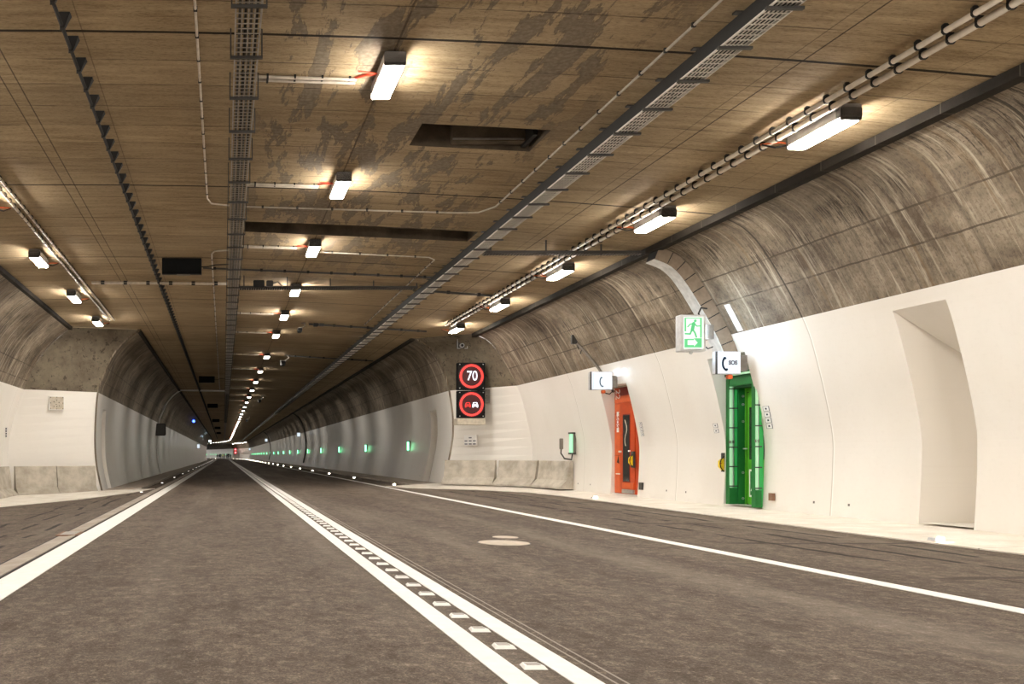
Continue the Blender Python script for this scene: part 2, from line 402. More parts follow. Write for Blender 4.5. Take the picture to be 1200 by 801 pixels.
def wallmesh(prof, s0, s1, zw, flip, openings=(), step=5.0, mats=None):
    zs = [z for _, z in prof]
    brk = sorted(set([zw]+[o[2] for o in openings]+[o[3] for o in openings if len(o) > 3]))
    pr = list(prof)
    for b in brk:
        if all(abs(b-z) > 1e-4 for _, z in pr): pr.append((xat(prof, b), b))
    pr.sort(key=lambda q: q[1])
    arc = [0]
    for a, b in zip(pr, pr[1:]): arc.append(arc[-1]+math.hypot(b[0]-a[0], b[1]-a[1]))
    st = set(stations(s0, s1, step))
    for o in openings: st |= {o[0], o[1]}
    st = sorted(st)
    mb = MB(); n = len(pr)
    vs = [P(q, x, z) for q in st for x, z in pr]; uv = [(q, arc[k]) for q in st for k in range(n)]
    f1, f2 = [], []
    for i in range(len(st)-1):
        sm = (st[i]+st[i+1])/2
        for k in range(n-1):
            zm = (pr[k][1]+pr[k+1][1])/2
            if any(o[0] < sm < o[1] and zm < o[2] for o in openings): continue
            q = (i*n+k, i*n+k+1, (i+1)*n+k+1, (i+1)*n+k)
            if flip: q = q[::-1]
            (f1 if zm < zw else f2).append(q)
    mb.add(vs, f1, 0, uv); o0 = 0
    base = len(mb.v)
    for q in f2: mb.f.append(list(q)); mb.mi.append(1); mb.uvs.append([uv[i] for i in q])
    return mb
def niche(mb, prof, sgn, s0, s1, ztop, xb, zback=None, mi=0, z0=0.0):  # white reveals; sgn=+1 right wall
    zback = ztop if zback is None else zback
    pts = [(x, z) for x, z in prof if z0 <= z < ztop-.001]+[(xat(prof, ztop), ztop)]
    if pts[0][1] > z0: pts.insert(0, (xat(prof, z0), z0))
    for s in (s0, s1):
        poly = [P(s, x, z) for x, z in pts]+[P(s, xb, zback), P(s, xb, z0)]
        n = len(poly); uv = [(s+.3, .4+p[2]) for p in poly]
        mb.add(poly, [tuple(range(n)) if (s == s1) == (sgn > 0) else tuple(range(n-1, -1, -1))], mi, uv)
    xt = xat(prof, ztop)
    for a, b in (((xt, ztop), (xb, zback)), ((xb, zback), (xb, z0)), ((xb, z0), (xat(prof, z0), z0))):
        q = [P(s0, *a), P(s1, *a), P(s1, *b), P(s0, *b)]
        mb.add(q, [(0, 1, 2, 3) if sgn > 0 else (3, 2, 1, 0)], mi, [(s0+.3, .6), (s1+.3, .6), (s1+.3, 1.2), (s0+.3, 1.2)])
W = [M['white'], M['vault']]
SG0, SG1 = 16.45, 17.72       # green portal opening
SO0, SO1 = 21.4, 22.9         # orange door opening
SN0, SN1 = 11.8, 12.74        # empty niche
YB0 = -14.0
mb = wallmesh(BR, YB0, 28.8, 3.46, True, [(SG0, SG1, 3.1), (SO0, SO1, 2.92), (SN0, SN1, 3.26)])
niche(mb, BR, 1, SN0, SN1, 3.26, 11.25, 2.47, z0=.1)
niche(mb, BR, 1, SG0, SG1, 3.1, 11.0, z0=.1)
niche(mb, BR, 1, SO0, SO1, 2.92, 10.56, z0=.1)
tag(mb.build('wall_right', W, smooth=False), 'curved white and bare concrete wall of the right lay-by', 'wall', kind='structure')
mb = wallmesh(BL, YB0, 30.4, 3.46, False)
tag(mb.build('wall_left', W), 'curved wall of the left lay-by', 'wall', kind='structure')
BAY0, BAY1 = 252.0, 296.0
END = 372.0
mb = wallmesh(TR, 31.0, BAY0, 3.46, True, [(33.3, 34.3, 2.9)])
niche(mb, TR, 1, 33.3, 34.3, 2.9, 9.1, 2.3, z0=0)
m2 = wallmesh(TR, BAY1, END, 3.46, True); mb.add(m2.v, [], 0)
off = len(mb.v)-len(m2.v)
mb.f += [[off+i for i in f] for f in m2.f]; mb.mi += m2.mi; mb.uvs += m2.uvs
tag(mb.build('wall_right_tunnel', W), 'right wall of the tunnel beyond the lay-by', 'wall', kind='structure')
mb = wallmesh(BR, BAY0, BAY1, 3.46, True)
tag(mb.build('wall_right_far_bay', W), 'white wall of the distant lit lay-by', 'wall', kind='structure')
mb = wallmesh(TL, 31.3, END, 3.42, False, [(33.0, 34.0, 2.9)])
niche(mb, TL, -1, 33.0, 34.0, 2.9, -5.4, 2.3, z0=-.25)
tag(mb.build('wall_left_tunnel', W), 'left wall of the tunnel beyond the lay-by', 'wall', kind='structure')
def resample(prof, zw, n1=12, n2=10):
    a = [(xat(prof, z), z) for z in [prof[0][1]+(zw-prof[0][1])*k/n1 for k in range(n1+1)]]
    zt = prof[-1][1]
    return a+[(xat(prof, zw+(zt-zw)*k/n2), zw+(zt-zw)*k/n2) for k in range(1, n2+1)]
def endwall(name, pa, sa, pb, sb, zwa, zwb, flip, label):
    A = resample(pa, zwa); B = resample(pb, zwb); mb = MB(); n = len(A)
    for k in range(n-1):
        q = [P(sa, *A[k]), P(sb, *B[k]), P(sb, *B[k+1]), P(sa, *A[k+1])]
        uv = [(A[k][0]+3.3, A[k][1]+.3), (B[k][0]+3.3, B[k][1]+.3), (B[k+1][0]+3.3, B[k+1][1]+.3), (A[k+1][0]+3.3, A[k+1][1]+.3)]
        uv = [(u*.02+61.8+u*.3, v) for u, v in uv] if k < 12 else uv
        mb.add(q, [(0, 1, 2, 3) if flip else (3, 2, 1, 0)], 0 if k < 12 else 1, uv)
    return tag(mb.build(name, [M['white'], M['rough_conc']]), label, 'wall', kind='structure')
endwall('wall_end_right', TR, 31.0, BR, 28.8, 3.46, 3.46, True, 'end wall of the right lay-by behind the speed sign')
endwall('wall_end_left', TL, 31.3, BL, 30.4, 3.42, 3.46, False, 'end wall of the left lay-by')
endwall('wall_far_bay_end', TR, BAY1+.5, BR, BAY1, 3.46, 3.46, True, 'end wall of the distant lay-by')
endwall('wall_far_bay_start', TR, BAY0, BR, BAY0, 3.46, 3.46, False, 'start wall of the distant lay-by')
# mouth edges: rounded rib round each tunnel mouth
mb = MB()
mb.tube([P(31.0, x-.01, z) for x, z in TR], .035, 0, 8)
tag(mb.build('trim_1', M['vault'], smooth=True), 'rounded concrete edge of the right side of the tunnel mouth', 'trim', kind='structure')
mb = MB(); mb.tube([P(31.3, x+.01, z) for x, z in TL], .035, 0, 8)
tag(mb.build('trim_2', M['vault'], smooth=True), 'rounded concrete edge of the left side of the tunnel mouth', 'trim', kind='structure')
# ------------------------------------------------------------------ ceiling with two recesses
H1 = (2.7, 4.45, 11.6, 12.42); H2 = (.42, 5.0, 16.75, 17.5)
def ceilgrid(mb, xs, ss, holes=()):
    vs = [P(q, x, ceilZ(x)) for q in ss for x in xs]; n = len(xs); fs = []
    for i in range(len(ss)-1):
        for k in range(n-1):
            xm = (xs[k]+xs[k+1])/2; sm = (ss[i]+ss[i+1])/2
            if any(h[0] < xm < h[1] and h[2] < sm < h[3] for h in holes): continue
            fs.append((i*n+k, (i+1)*n+k, (i+1)*n+k+1, i*n+k+1))
    mb.add(vs, fs, 0, [(x, q) for q in ss for x in xs])
xs = sorted(set([-5.6, -4.6, -3.6, -2.6, -1.6, -.6, .42, 1.6, 2.7, 3.6, 4.45, 5.0, 6.0, 7.0, 7.8, 8.62]))
mb = MB(); ceilgrid(mb, xs, sorted(set([YB0, 0, 11.6, 12.42, 16.75, 17.5, 24, 31.4])), (H1, H2))
ceilgrid(mb, [-3.4, -2.6, -1.6, -.6, .6, 1.6, 2.7, 3.6, 4.45, 5.5, 6.4, 7.2], [31.4]+[q for q in stations(31.4, END) if q > 31.4])
ceilgrid(mb, [7.2, 8.0, 8.62], [q for q in [BAY0, 257, 262, 267, 272, 277, 282, 287, 292, BAY1+.6]])
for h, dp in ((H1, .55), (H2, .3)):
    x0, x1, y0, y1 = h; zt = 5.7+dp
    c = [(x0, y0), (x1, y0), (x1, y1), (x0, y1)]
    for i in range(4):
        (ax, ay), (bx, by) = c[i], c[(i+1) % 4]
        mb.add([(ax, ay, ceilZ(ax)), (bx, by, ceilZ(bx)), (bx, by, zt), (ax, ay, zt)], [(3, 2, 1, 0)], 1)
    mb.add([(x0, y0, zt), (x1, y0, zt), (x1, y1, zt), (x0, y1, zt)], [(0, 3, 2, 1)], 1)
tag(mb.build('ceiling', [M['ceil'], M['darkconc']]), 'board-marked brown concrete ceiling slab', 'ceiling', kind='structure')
# joint bands where the slab meets the vaults
def band(n, x0, x1, za, zb, s0, s1, label):
    mb = MB().sweep([(x0, za), (x1, za), (x1, zb), (x0, zb)], s0, s1)
    o = mb.build('trim_%d' % n, M['fascia']); tag(o, label, 'trim', kind='structure')
band(3, 8.40, 8.56, 5.10, 5.26, YB0, 28.9, 'dark joint band along the right ceiling edge of the lay-by')
band(4, -5.52, -5.40, 5.58, 5.74, YB0, 30.5, 'dark joint band along the left ceiling edge of the lay-by')
band(5, 6.80, 6.95, 5.28, 5.42, 31.0, BAY1+60, 'dark joint band along the right ceiling edge of the tunnel')
band(6, -3.16, -3.04, 5.62, 5.75, 31.3, BAY1+60, 'dark joint band along the left ceiling edge of the tunnel')
# ------------------------------------------------------------------ ground
mb = MB(); gx = [-8.2, -6.4, -5.0, -4.46, -2.45, -1.76, -.8, 0, 1, 2, 3.5, 5.0, 6.5, 8, 9.5, 11.4]
def ground(ss, xs):
    n = len(xs); vs = [P(q, x, gz(x)) for q in ss for x in xs]
    fs = [(i*n+k, i*n+k+1, (i+1)*n+k+1, (i+1)*n+k) for i in range(len(ss)-1) for k in range(n-1)]
    mb.add(vs, fs, 0, [(x, q) for q in ss for x in xs])
ground([YB0, 0, 15, 31.4], gx)
ground(stations(31.4, END), [-5.5, -4.46, -2.45, -1.76, -.8, 0, 1, 2, 3.5, 5.0, 6.5, 8, 9.3])
ground([BAY0, 263, 274, 285, BAY1+1], [9.3, 11.0])
tag(mb.build('floor', M['asphalt']), 'brown-grey asphalt road', 'road', kind='structure')
def slabpoly(name, pts, z0, mat, label, kind='structure'):     # plan polygon, own top height per corner
    n = len(pts); vs = [(p[0], p[1], z0) for p in pts]+[(p[0], p[1], p[2]) for p in pts]
    m = len(pts)//2                                           # road-side and wall-side points pair up
    fs = [tuple(range(n-1, -1, -1))]+[(i, (i+1) % n, (i+1) % n+n, i+n) for i in range(n)]
    for k in range(m-1): fs.append((n+k, n+k+1, 2*n-2-k, 2*n-1-k))
    o = MB().add(vs, fs).build(name, mat); return tag(o, label, 'pavement', kind=kind)
a = .015; b = .1
road = [(8.85, YB0), (8.85, 12), (9.0, 18), (9.15, 23), (9.0, 25.4), (8.0, 27.3), (6.2, 28.9), (5.78, 30.4)]
wall = [(11.25, YB0), (11.25, 12), (11.25, 18), (11.25, 23), (11.2, 26), (10.6, 28.6), (9.2, 30.6), (7.98, 31.3)]
slabpoly('footway_right', [(x, y, a) for x, y in road][::1]+[(x, y, b) for x, y in wall][::-1], -.06, M['footway'], 'pale concrete footway along the right lay-by')
road = [(-6.3, YB0), (-6.3, 20), (-6.1, 23.2), (-5.0, 26.2), (-3.1, 29.0), (-2.5, 31.2)]
wall = [(-7.7, YB0), (-7.7, 20), (-7.7, 24), (-7.7, 28), (-7.2, 30.6), (-4.5, 31.4)]
slabpoly('footway_left', [(x, y, gz(x)+.015) for x, y in road][::-1]+[(x, y, -.27) for x, y in wall], -.45, M['footway'], 'pale concrete footway along the left lay-by')
def sweepz(name, x0, x1, s0, s1, h, mat, label, cat, kind=None, group=None, step=5.0, dz=0.0):
    sec = [(x0, gz(x0)-.02+dz), (x1, gz(x1)-.02+dz), (x1, gz(x1)+h+dz), (x0, gz(x0)+h+dz)]
    return tag(MB().sweep(sec, s0, s1, step=step).build(name, mat), label, cat, group, kind)
sweepz('walkway', 6.75, 8.1, 31.0, END, .07, M['slab'], 'concrete walkway along the right tunnel wall', 'pavement', 'structure')
sweepz('walkway', -4.55, -3.0, 31.3, END, .09, M['slab'], 'concrete walkway along the left tunnel wall', 'pavement', 'structure')
sweepz('channel_slab', -2.45, -2.19, YB0, END, .012, M['slab'], 'grey concrete drainage channel slab beside the left white line', 'drain', 'structure')
sweepz('slot', -2.18, -2.145, YB0, END, .004, M['slot'], 'black slot of the drain beside the left line', 'drain', 'structure')
sweepz('slot', -2.50, -2.47, YB0, END, .003, M['slot'], 'dark joint on the outer side of the drainage slab', 'drain', 'structure')
sweepz('road_line', -2.13, -1.77, YB0, END, .005, M['paint'], 'wide white edge line on the left, beside the drain', 'road marking')
sweepz('road_line', 1.37, 1.515, YB0, END, .005, M['paint'], 'left one of the double white centre lines', 'road marking')
sweepz('road_line', 1.69, 1.835, YB0, END, .005, M['paint'], 'right one of the double white centre lines', 'road marking')
sweepz('road_line', 5.56, 5.73, YB0, END, .005, M['paint'], 'white line between the right lane and the right lay-by', 'road marking')
# ------------------------------------------------------------------ barriers
def barrier(a, b, zb, h, side, label, cut=(0, 0)):
    # front base line a->b; body extends to the 'side' (unit normal away from the road)
    ax, ay = a; bx, by = b; L = math.hypot(bx-ax, by-ay); d = ((bx-ax)/L, (by-ay)/L); nrm = (-d[1]*side, d[0]*side)
    prof = [(0, 0), (.0, .06), (.2, .26), (.3, h-.02), (.32, h), (.40, h), (.40, 0)]
    root = (ax, ay, zb); mb = MB(); vs = []
    for t, k in ((.008, 0), (L-.008, 1)):
        for o, z in prof:
            q = t+(cut[k]*o)
            vs.append((d[0]*q+nrm[0]*o, d[1]*q+nrm[1]*o, z))
    n = len(prof); fs = [tuple(range(n)), tuple(range(2*n-1, n-1, -1))]+[(i, i+n, (i+1) % n+n, (i+1) % n) for i in range(n)]
    if side < 0: fs = [f[::-1] for f in fs]
    mb.add(vs, fs); return tag(mb.build('concrete_barrier', M['barrier'], loc=root), label, 'barrier', 'sloped concrete barriers at the lay-by ends')
barrier((7.62, 29.9), (9.05, 28.75), .1, .84, 1, 'sloped grey concrete barrier under the speed sign, next to the tunnel mouth', (0, 0))
barrier((9.05, 28.75), (9.82, 27.3), .1, .84, 1, 'middle concrete barrier block of the right lay-by, with a vertical joint at each end', (0, 0))
barrier((9.82, 27.3), (9.98, 25.3), .1, .84, 1, 'concrete barrier block against the right wall, below the small green light', (0, 0))
barrier((-4.50, 30.8), (-5.75, 30.0), -.27, 1.0, -1, 'stained concrete barrier block beside the left tunnel mouth')
barrier((-5.75, 30.0), (-7.0, 29.1), -.27, 1.0, -1, 'stained concrete barrier block in the middle of the left lay-by end')
barrier((-7.0, 29.1), (-7.12, 25.5), -.27, 1.0, -1, 'concrete barrier block at the left frame edge, turning along the wall')
# ------------------------------------------------------------------ lamps
def make_lamp(name, L, wd, label, group, h=.15, sidebr=True):
    r = empty(name, (0, 0, 0), 0, label, 'lamp', group)
    MB().box(-wd/2, wd/2, -L/2, L/2, -.13, -.13+h-.03, 0, .012).build('housing', M['grey'], r)
    MB().box(-wd/2+.012, wd/2-.012, -L/2+.03, L/2-.03, -.175, -.131, 0, .01).build('diffuser', M['lamp'], r)
    for s in (-1, 1):
        MB().box(-wd/2-.004, wd/2+.004, s*(L/2)-.012*(1+s)+.0, s*(L/2)+.012*(1-s), -.165, -.01, 0, .01).build('end_cap', M['dgrey'], r)
        MB().box(-wd/2-.02, wd/2+.02, s*L*.32-.02, s*L*.32+.02, -.02, 0.012, 0).build('bracket', M['galvd'], r)
    return r
NEARC = [10.0, 14.05, 18.3, 22.9, 27.0, 31.2]
centre = NEARC+[38.0+6.5*k for k in range(46)]
cproto = make_lamp('ceiling_lamp', .92, .235, '', 'lamps of the centre row')
MB().tube([(-.1, .0, -.06), (-.2, .03, -.03), (-.34, .02, -.02)], .012, 0, 6).build('cable', M['redcab'], cproto)
beam = bpy.data.lights.new('wall_beam', 'AREA'); beam.shape = 'RECTANGLE'; beam.size = .08; beam.size_y = .3
beam.energy = 3.6; beam.color = (1, .94, .85); beam.spread = math.radians(52)
for i, s in enumerate(centre):
    if s > END-4: break
    o = cproto if i == 0 else clone(cproto)
    o.location = P(s, 1.92, ceilZ(1.92)-.015); o.rotation_euler = (0, 0, head(s))
    if i >= 5:
        if s < 225:                                   # side optics of the tunnel lamps: one beam to each wall
            for sd in (-1, 1):
                ld = beam; lo = bpy.data.objects.new('wall_beam', ld); C.objects.link(lo); lo.parent = o
                lo.location = (sd*.125, 0, -.15)
                tx, tz = (6.5, -2.6) if sd < 0 else (6.3, -2.6)
                lo.rotation_euler = Vector((sd*tx, 0, tz)).to_track_quat('-Z', 'Y').to_euler()
        for ch in o.children:
            if ch.name.startswith('diffuser'): ch.material_slots[0].link = 'OBJECT'; ch.material_slots[0].material = M['lampfar']
    if i < 12: o['label'] = 'bright rectangular ceiling lamp of the centre row, '+ORD[i]
    else: o['label'] = 'tiny distant lamp of the centre row, deep inside the tunnel'
for s in (5.6, 1.3, -3.0):
    o = clone(cproto); o.location = P(s, 1.92, ceilZ(1.92)-.015); o['label'] = 'centre row lamp overhead, above the top of the frame'
rproto = make_lamp('ceiling_lamp', 1.0, .235, '', 'lamps of the right row', h=.19)
MB().box(-.13, .13, -.5, -.42, -.13, -.02, 0, .01).build('connector_box', M['dgrey'], rproto)
MB().tube([(-.06, .49, -.1), (-.2, .6, -.1), (-.3, .72, -.02)], .012, 0, 6).build('cable', M['black'], rproto)
MB().tube([(-.1, .49, -.09), (-.16, .55, -.05), (-.3, .74, -.01)], .012, 0, 6).build('cable', M['orangecab'], rproto)
for i, s in enumerate([10.65, 14.8, 18.95, 23.1, 27.35]):
    o = rproto if i == 0 else clone(rproto)
    o.location = (7.47, s, ceilZ(7.47)-.05)
    o['label'] = 'long strip lamp of the right row beside the conduits, '+ORD[i]
for s in (6.5, 2.3, -1.9, -6.0):
    o = clone(rproto); o.location = (7.47, s, ceilZ(7.47)-.05); o['label'] = 'right row lamp beyond the right edge of the frame'
for i, s in enumerate([19.5, 24.1, 28.6]):
    o = clone(rproto); o.location = (-4.22, s, ceilZ(-4.22)-.05); o['group'] = 'lamps of the left row'
    o.rotation_euler = (0, 0, 0); o.scale = (-1, 1, 1)
    o['label'] = 'strip lamp of the left row beside the conduit pair, '+ORD[i]
for s in (15.0, 10.5, 6.0, 1.5, -3.0):
    o = clone(rproto); o.location = (-4.22, s, ceilZ(-4.22)-.05); o.scale = (-1, 1, 1); o['group'] = 'lamps of the left row'; o['label'] = 'left row lamp beyond the left edge of the frame'
for k in range(8):
    s = BAY0+3+5.0*k
    o = clone(rproto); o.location = P(s, 7.47, ceilZ(7.47)-.05); o.rotation_euler = (0, 0, head(s)); o['group'] = 'lamps of the distant lay-by'; o['label'] = 'tiny lamp in the bright lay-by at the far end of the tunnel'
# ------------------------------------------------------------------ conduits
def conduits(name, xs, r, s0, s1, drop, clampstep, label, mat, nclamp=100):
    root = empty(name, (xs[0], s0, ceilZ(xs[0])-drop), 0, label, 'conduit')
    for x in xs:
        MB().tube([(x-xs[0], 0, ceilZ(x)-ceilZ(xs[0])), (x-xs[0], s1-s0, ceilZ(x)-ceilZ(xs[0]))], r, 0, 10).build('pipe', mat, root).data.shade_smooth()
    s = .1; n = 0; first = None
    while s < s1-s0 and n < nclamp:
        if first is None:
            mb = MB()
            mb.box(-r*1.22, r*1.22, -.009, .009, -r*1.22, drop-.004, 0, .02)
            first = mb.build('clamp', M['black'], root); first.location = (0, s, 0)
        else:
            c = first.copy(); C.objects.link(c); c.parent = root; c.location = (0, s, 0)
        s += clampstep; n += 1
    return root
conduits('conduit', (7.08,), .03, 2.0, 27.2, .075, .33, 'inner, slightly thinner of the two pale conduits along the right lamp row', M['pipe'], 76)
conduits('conduit', (7.26,), .037, 2.15, 27.2, .075, .33, 'outer, thicker of the two pale conduits along the right lamp row', M['pipe'], 76)
conduits('conduit', (-3.84,), .027, 4.0, 28.8, .06, .33, 'conduit nearer the wall of the two along the left lamp row', M['pipe'], 75)
conduits('conduit', (-3.69,), .023, 4.1, 28.8, .06, .33, 'conduit nearer the road of the two along the left lamp row', M['pipe'], 75)
def bent(name, pts, r, label, mat=None, smooth=True, clamps=True):
    p0 = pts[0]
    root = empty(name, p0, 0, label, 'conduit')
    loc = [tuple(a-b for a, b in zip(p, p0)) for p in pts]
    MB().tube(loc, r, 0, 8).build('pipe', mat or M['pipew'], root).data.shade_smooth()
    if clamps:
        first = None; cnt = 0
        for a, b in zip(loc, loc[1:]):
            L = math.dist(a, b); n = min(int(L/.55), 40)
            for k in range(n):
                t = (k+.5)/n; q = [a[i]+(b[i]-a[i])*t for i in range(3)]; e = r*1.35
                if first is None: c = first = MB().box(-e, e, -e*.7, e*.7, -e*.9, r+.015).build('clamp', M['black'], root)
                else: c = first.copy(); C.objects.link(c); c.parent = root
                c.location = q
    return root
def cz(x, d=.03): return ceilZ(x)-d
bent('conduit', [(-.29, 4, cz(-.3)), (-.29, 15.2, cz(-.3)), (-.22, 15.5, cz(-.2)), (.1, 15.6, cz(.1))], .015, 'thin pale conduit left of the cable tray, bending into the tray', M['pipe'])
bent('conduit', [(.1, 19.0, cz(.1)), (-.2, 19.1, cz(-.2)), (-.27, 19.4, cz(-.3)), (-.27, 60, cz(-.3))], .018, 'thin conduit leaving the left tray and running on toward the mouth')
bent('conduit', [(4.78, 4, cz(4.78)), (4.78, 15.0, cz(4.78)), (4.6, 15.4, cz(4.6)), (4.2, 15.5, cz(4.2)), (.4, 15.65, cz(.4))], .0145, 'thin pale conduit running along the right tray then across to the left tray', M['pipew'])
bent('conduit', [(2.1, 18.9, cz(2.1)), (4.55, 18.9, cz(4.55)), (4.72, 19.1, cz(4.7)), (4.72, 28.6, cz(4.72))], .014, 'thin conduit from the third centre lamp turning along the right tray')
bent('conduit', [(-.5, 20.85, cz(-.5)), (5.2, 20.85, cz(5.2))], .022, 'dark conduit across the ceiling just before the cross tray', M['dgrey'])
bent('conduit', [(-3.5, 22.6, cz(-3.5, .05)), (.1, 22.6, cz(.1, .05))], .035, 'pale cross conduit from the left lamp row to the left tray', M['pipe'])
bent('conduit', [(5.5, 22.4, cz(5.5, .05)), (7.1, 22.4, cz(7.1, .05))], .03, 'short cross conduit from the right tray to the right lamp row', M['dgrey'])
bent('conduit', [(2.9, 29.0, cz(2.9, .04)), (6.9, 29.0, cz(6.9, .04))], .028, 'cross conduit feeding the first ceiling camera', M['dgrey'])
bent('conduit', [(2.9, 38.2, cz(2.9, .04)), (6.7, 38.2, cz(6.7, .04))], .028, 'cross conduit feeding the second ceiling camera', M['dgrey'])
for i, s in enumerate(centre[:12]):
    ln = ORD[i]
    y = s+.28
    root = empty('conduit_pair', (.38, y, cz(.38)), 0, 'horizontal conduit pair from the tray to the centre lamp '+ln, 'conduit', 'feed conduits of the centre lamps')
    for k, dy in enumerate((0, .09)):
        MB().tube([(0, dy, 0), (1.22, dy, cz(1.6)-cz(.38))], .02, 0, 8).build('pipe', M['pipew'], root)
    mb = MB()
    c0 = MB().box(-.012, .012, -.03, .12, -.028, .03).build('clamp', M['black'], root)
    for k in range(4):
        c = c0 if k == 0 else c0.copy()
        if k: C.objects.link(c); c.parent = root
        c.location = (.15+.33*k, 0, 0)
    MB().tube([(1.2, 0, -.015), (1.3, -.1, -.03), (1.42, -.18, -.05)], .016, 0, 6).build('cable', M['redcab'], root)
# ------------------------------------------------------------------ cable trays
def make_tray(name, x0, x1, z, s0, s1, sup, label, mesh, ncab):
    root = empty(name, (0, 0, 0), 0, label, 'cable tray')
    mb = MB()
    for a in (x0, x1): mb.sweep([(a-.008, z), (a+.008, z), (a+.008, z+(.02 if mesh else .05)), (a-.008, z+(.02 if mesh else .05))], s0, s1)
    mb.build('side_rail', M['wire'] if mesh else M['galv'], root)
    if mesh: MB().sweep([(x0-.006, z+.022), (x0+.004, z+.022), (x0+.004, z+.17), (x0-.006, z+.17)], s0, s1).build('side_plate', M['black'], root)  # black strip added in place of the shadow band beside the tray
    mb = MB(); k = 0
    nw = 6 if mesh else 4
    for j in range(1, nw):
        a = x0+(x1-x0)*j/nw; mb.sweep([(a-.0055, z), (a+.0055, z), (a+.0055, z+.008), (a-.0055, z+.008)], s0, s1)
    mb.build('long_wires', M['wire'] if mesh else M['galv'], root)
    mb = MB(); s = s0
    while s < 60: mb.box(x0, x1, s-.0055, s+.0055, z-.004, z+.004); s += .1
    c = mb.build('cross_wires', M['wire'] if mesh else M['galv'], root); c['kind'] = 'stuff'
    for j in range(ncab):
        a = x0+(x1-x0)*(j+.7)/(ncab+.4); cr = .016 if mesh else .013
        MB().sweep([(a+cr*math.cos(2*math.pi*q/6), z+.027+cr*math.sin(2*math.pi*q/6)) for q in range(6)][::-1], s0, s1).build('cable', M['black'] if j % 2 else M['dgrey'], root)
    s = sup[0]; first = None; n = 0
    zc = ceilZ((x0+x1)/2)
    while s < s1 and n < 99:
        if first is None:
            mb = MB(); mb.box(x0-.05, x1+.05, -.018, .018, z-.03, z-.004)
            hx = (x0+x1)/2 if not mesh else x0+.17
            mb.box(hx-.012, hx+.012, -.012, .012, z-.02, ceilZ(hx)-.005); mb.box(hx-.06, hx+.06, -.03, .03, ceilZ(hx)-.02, ceilZ(hx)-.003)
            if not mesh: mb.box(x0-.05, x0-.035, -.012, .012, z-.02, ceilZ(x0)-.005); mb.box(x1+.035, x1+.05, -.012, .012, z-.02, ceilZ(x1)-.005)
            first = mb.build('support', M['dgrey'], root); first.location = (0, s, 0)
        else:
            c = first.copy(); C.objects.link(c); c.parent = root; c.location = P(s, 0, 0)
        s += sup[1]; n += 1
    return root
make_tray('cable_tray', .12, .37, 5.40, 3.0, 360, (8.14, 1.05), 'long mesh cable tray with black cables, left of the centre lamps', False, 4)
make_tray('cable_tray', 4.93, 5.17, 5.14, 3.0, 300, (7.68, .75), 'shiny wire mesh cable tray running diagonally, right of the centre lamps', True, 7)
def crosstray(x0, x1, y, z, wd, label, ladder=True):
    root = empty('cross_tray', (x0, y, z), 0, label, 'cable tray'); L = x1-x0; mb = MB()
    for dy in (0, wd): mb.box(0, L, dy-.006, dy+.006, 0, .06)
    mb.build('side_rail', M['dgrey'], root)
    mb = MB(); n = int(L/.06)
    for k in range(n): mb.box(k*.06, k*.06+.012, 0, wd, 0, .01)
    mb.build('rungs', M['galv'], root)
    mb = MB(); mb.box(0, L, wd*.3, wd*.7, .012, .05); mb.build('cable', M['black'], root)
    for k in range(int(L/1.1)+1):
        x = .12+k*1.1
        if x < L: MB().box(x-.012, x+.012, -.02, .01, -.02, ceilZ(x0+x)-z-.002).build('hanger', M['dgrey'], root)
    return root
crosstray(.4, 4.95, 21.75, 5.36, .22, 'wide cable tray crossing the ceiling between the two long trays')
crosstray(5.2, 8.40, 17.0, 5.12, .16, 'narrow cable tray from the wire mesh tray to the right wall duct')
# junction box hardware on the cross tray
r = empty('junction_box', (.75, 21.6, 5.36), 0, 'dark junction boxes on the cross tray next to the left tray', 'junction box')
MB().box(0, .28, -.1, 0, -.02, .16, 0, .02).build('box', M['black'], r); MB().box(.33, .5, -.1, 0, .0, .15, 0, .02).build('box', M['dgrey'], r)
MB().tube([(.5, -.05, .08), (.62, -.08, .12), (.75, -.05, .0)], .02).build('cable', M['galvd'], r)
# ------------------------------------------------------------------ radiating cable with wedge clamps
rc = empty('hanging_cable', (-1.70, 3, ceilZ(-1.7)-.11), 0, 'black cable hung from the left ceiling on a row of wedge-shaped clamps', 'cable')
MB().sweep([(-1.70+.022*math.cos(a*math.pi/4), ceilZ(-1.7)-.11+.022*math.sin(a*math.pi/4)) for a in range(8)][::-1], 3, 330).build('cable', M['black'], rc).location = (1.70, -3, -(ceilZ(-1.7)-.11))
def wedge(mb, y): mb.add([(-.015, y-.03, -.03), (.03, y-.03, -.03), (-.03, y+.03, -.03), (.02, y+.03, -.03), (-.03, y-.09, .105), (.10, y-.09, .105), (-.03, y+.02, .105), (.10, y+.02, .105)],
                         [(0, 2, 3, 1), (4, 5, 7, 6), (0, 1, 5, 4), (2, 6, 7, 3), (0, 4, 6, 2), (1, 3, 7, 5)])
mb = MB(); wedge(mb, 0); w0 = mb.build('clamp', M['black'], rc); w0.location = (0, 8.47-3, 0)
for k in range(1, 100):
    c = w0.copy(); C.objects.link(c); c.parent = rc; c.location = (0, 8.47-3+.51*k, 0)
mb = MB()
for k in range(100, 440): wedge(mb, 8.47-3+.51*k)
c = mb.build('clamp_far', M['black'], rc); c['kind'] = 'stuff'
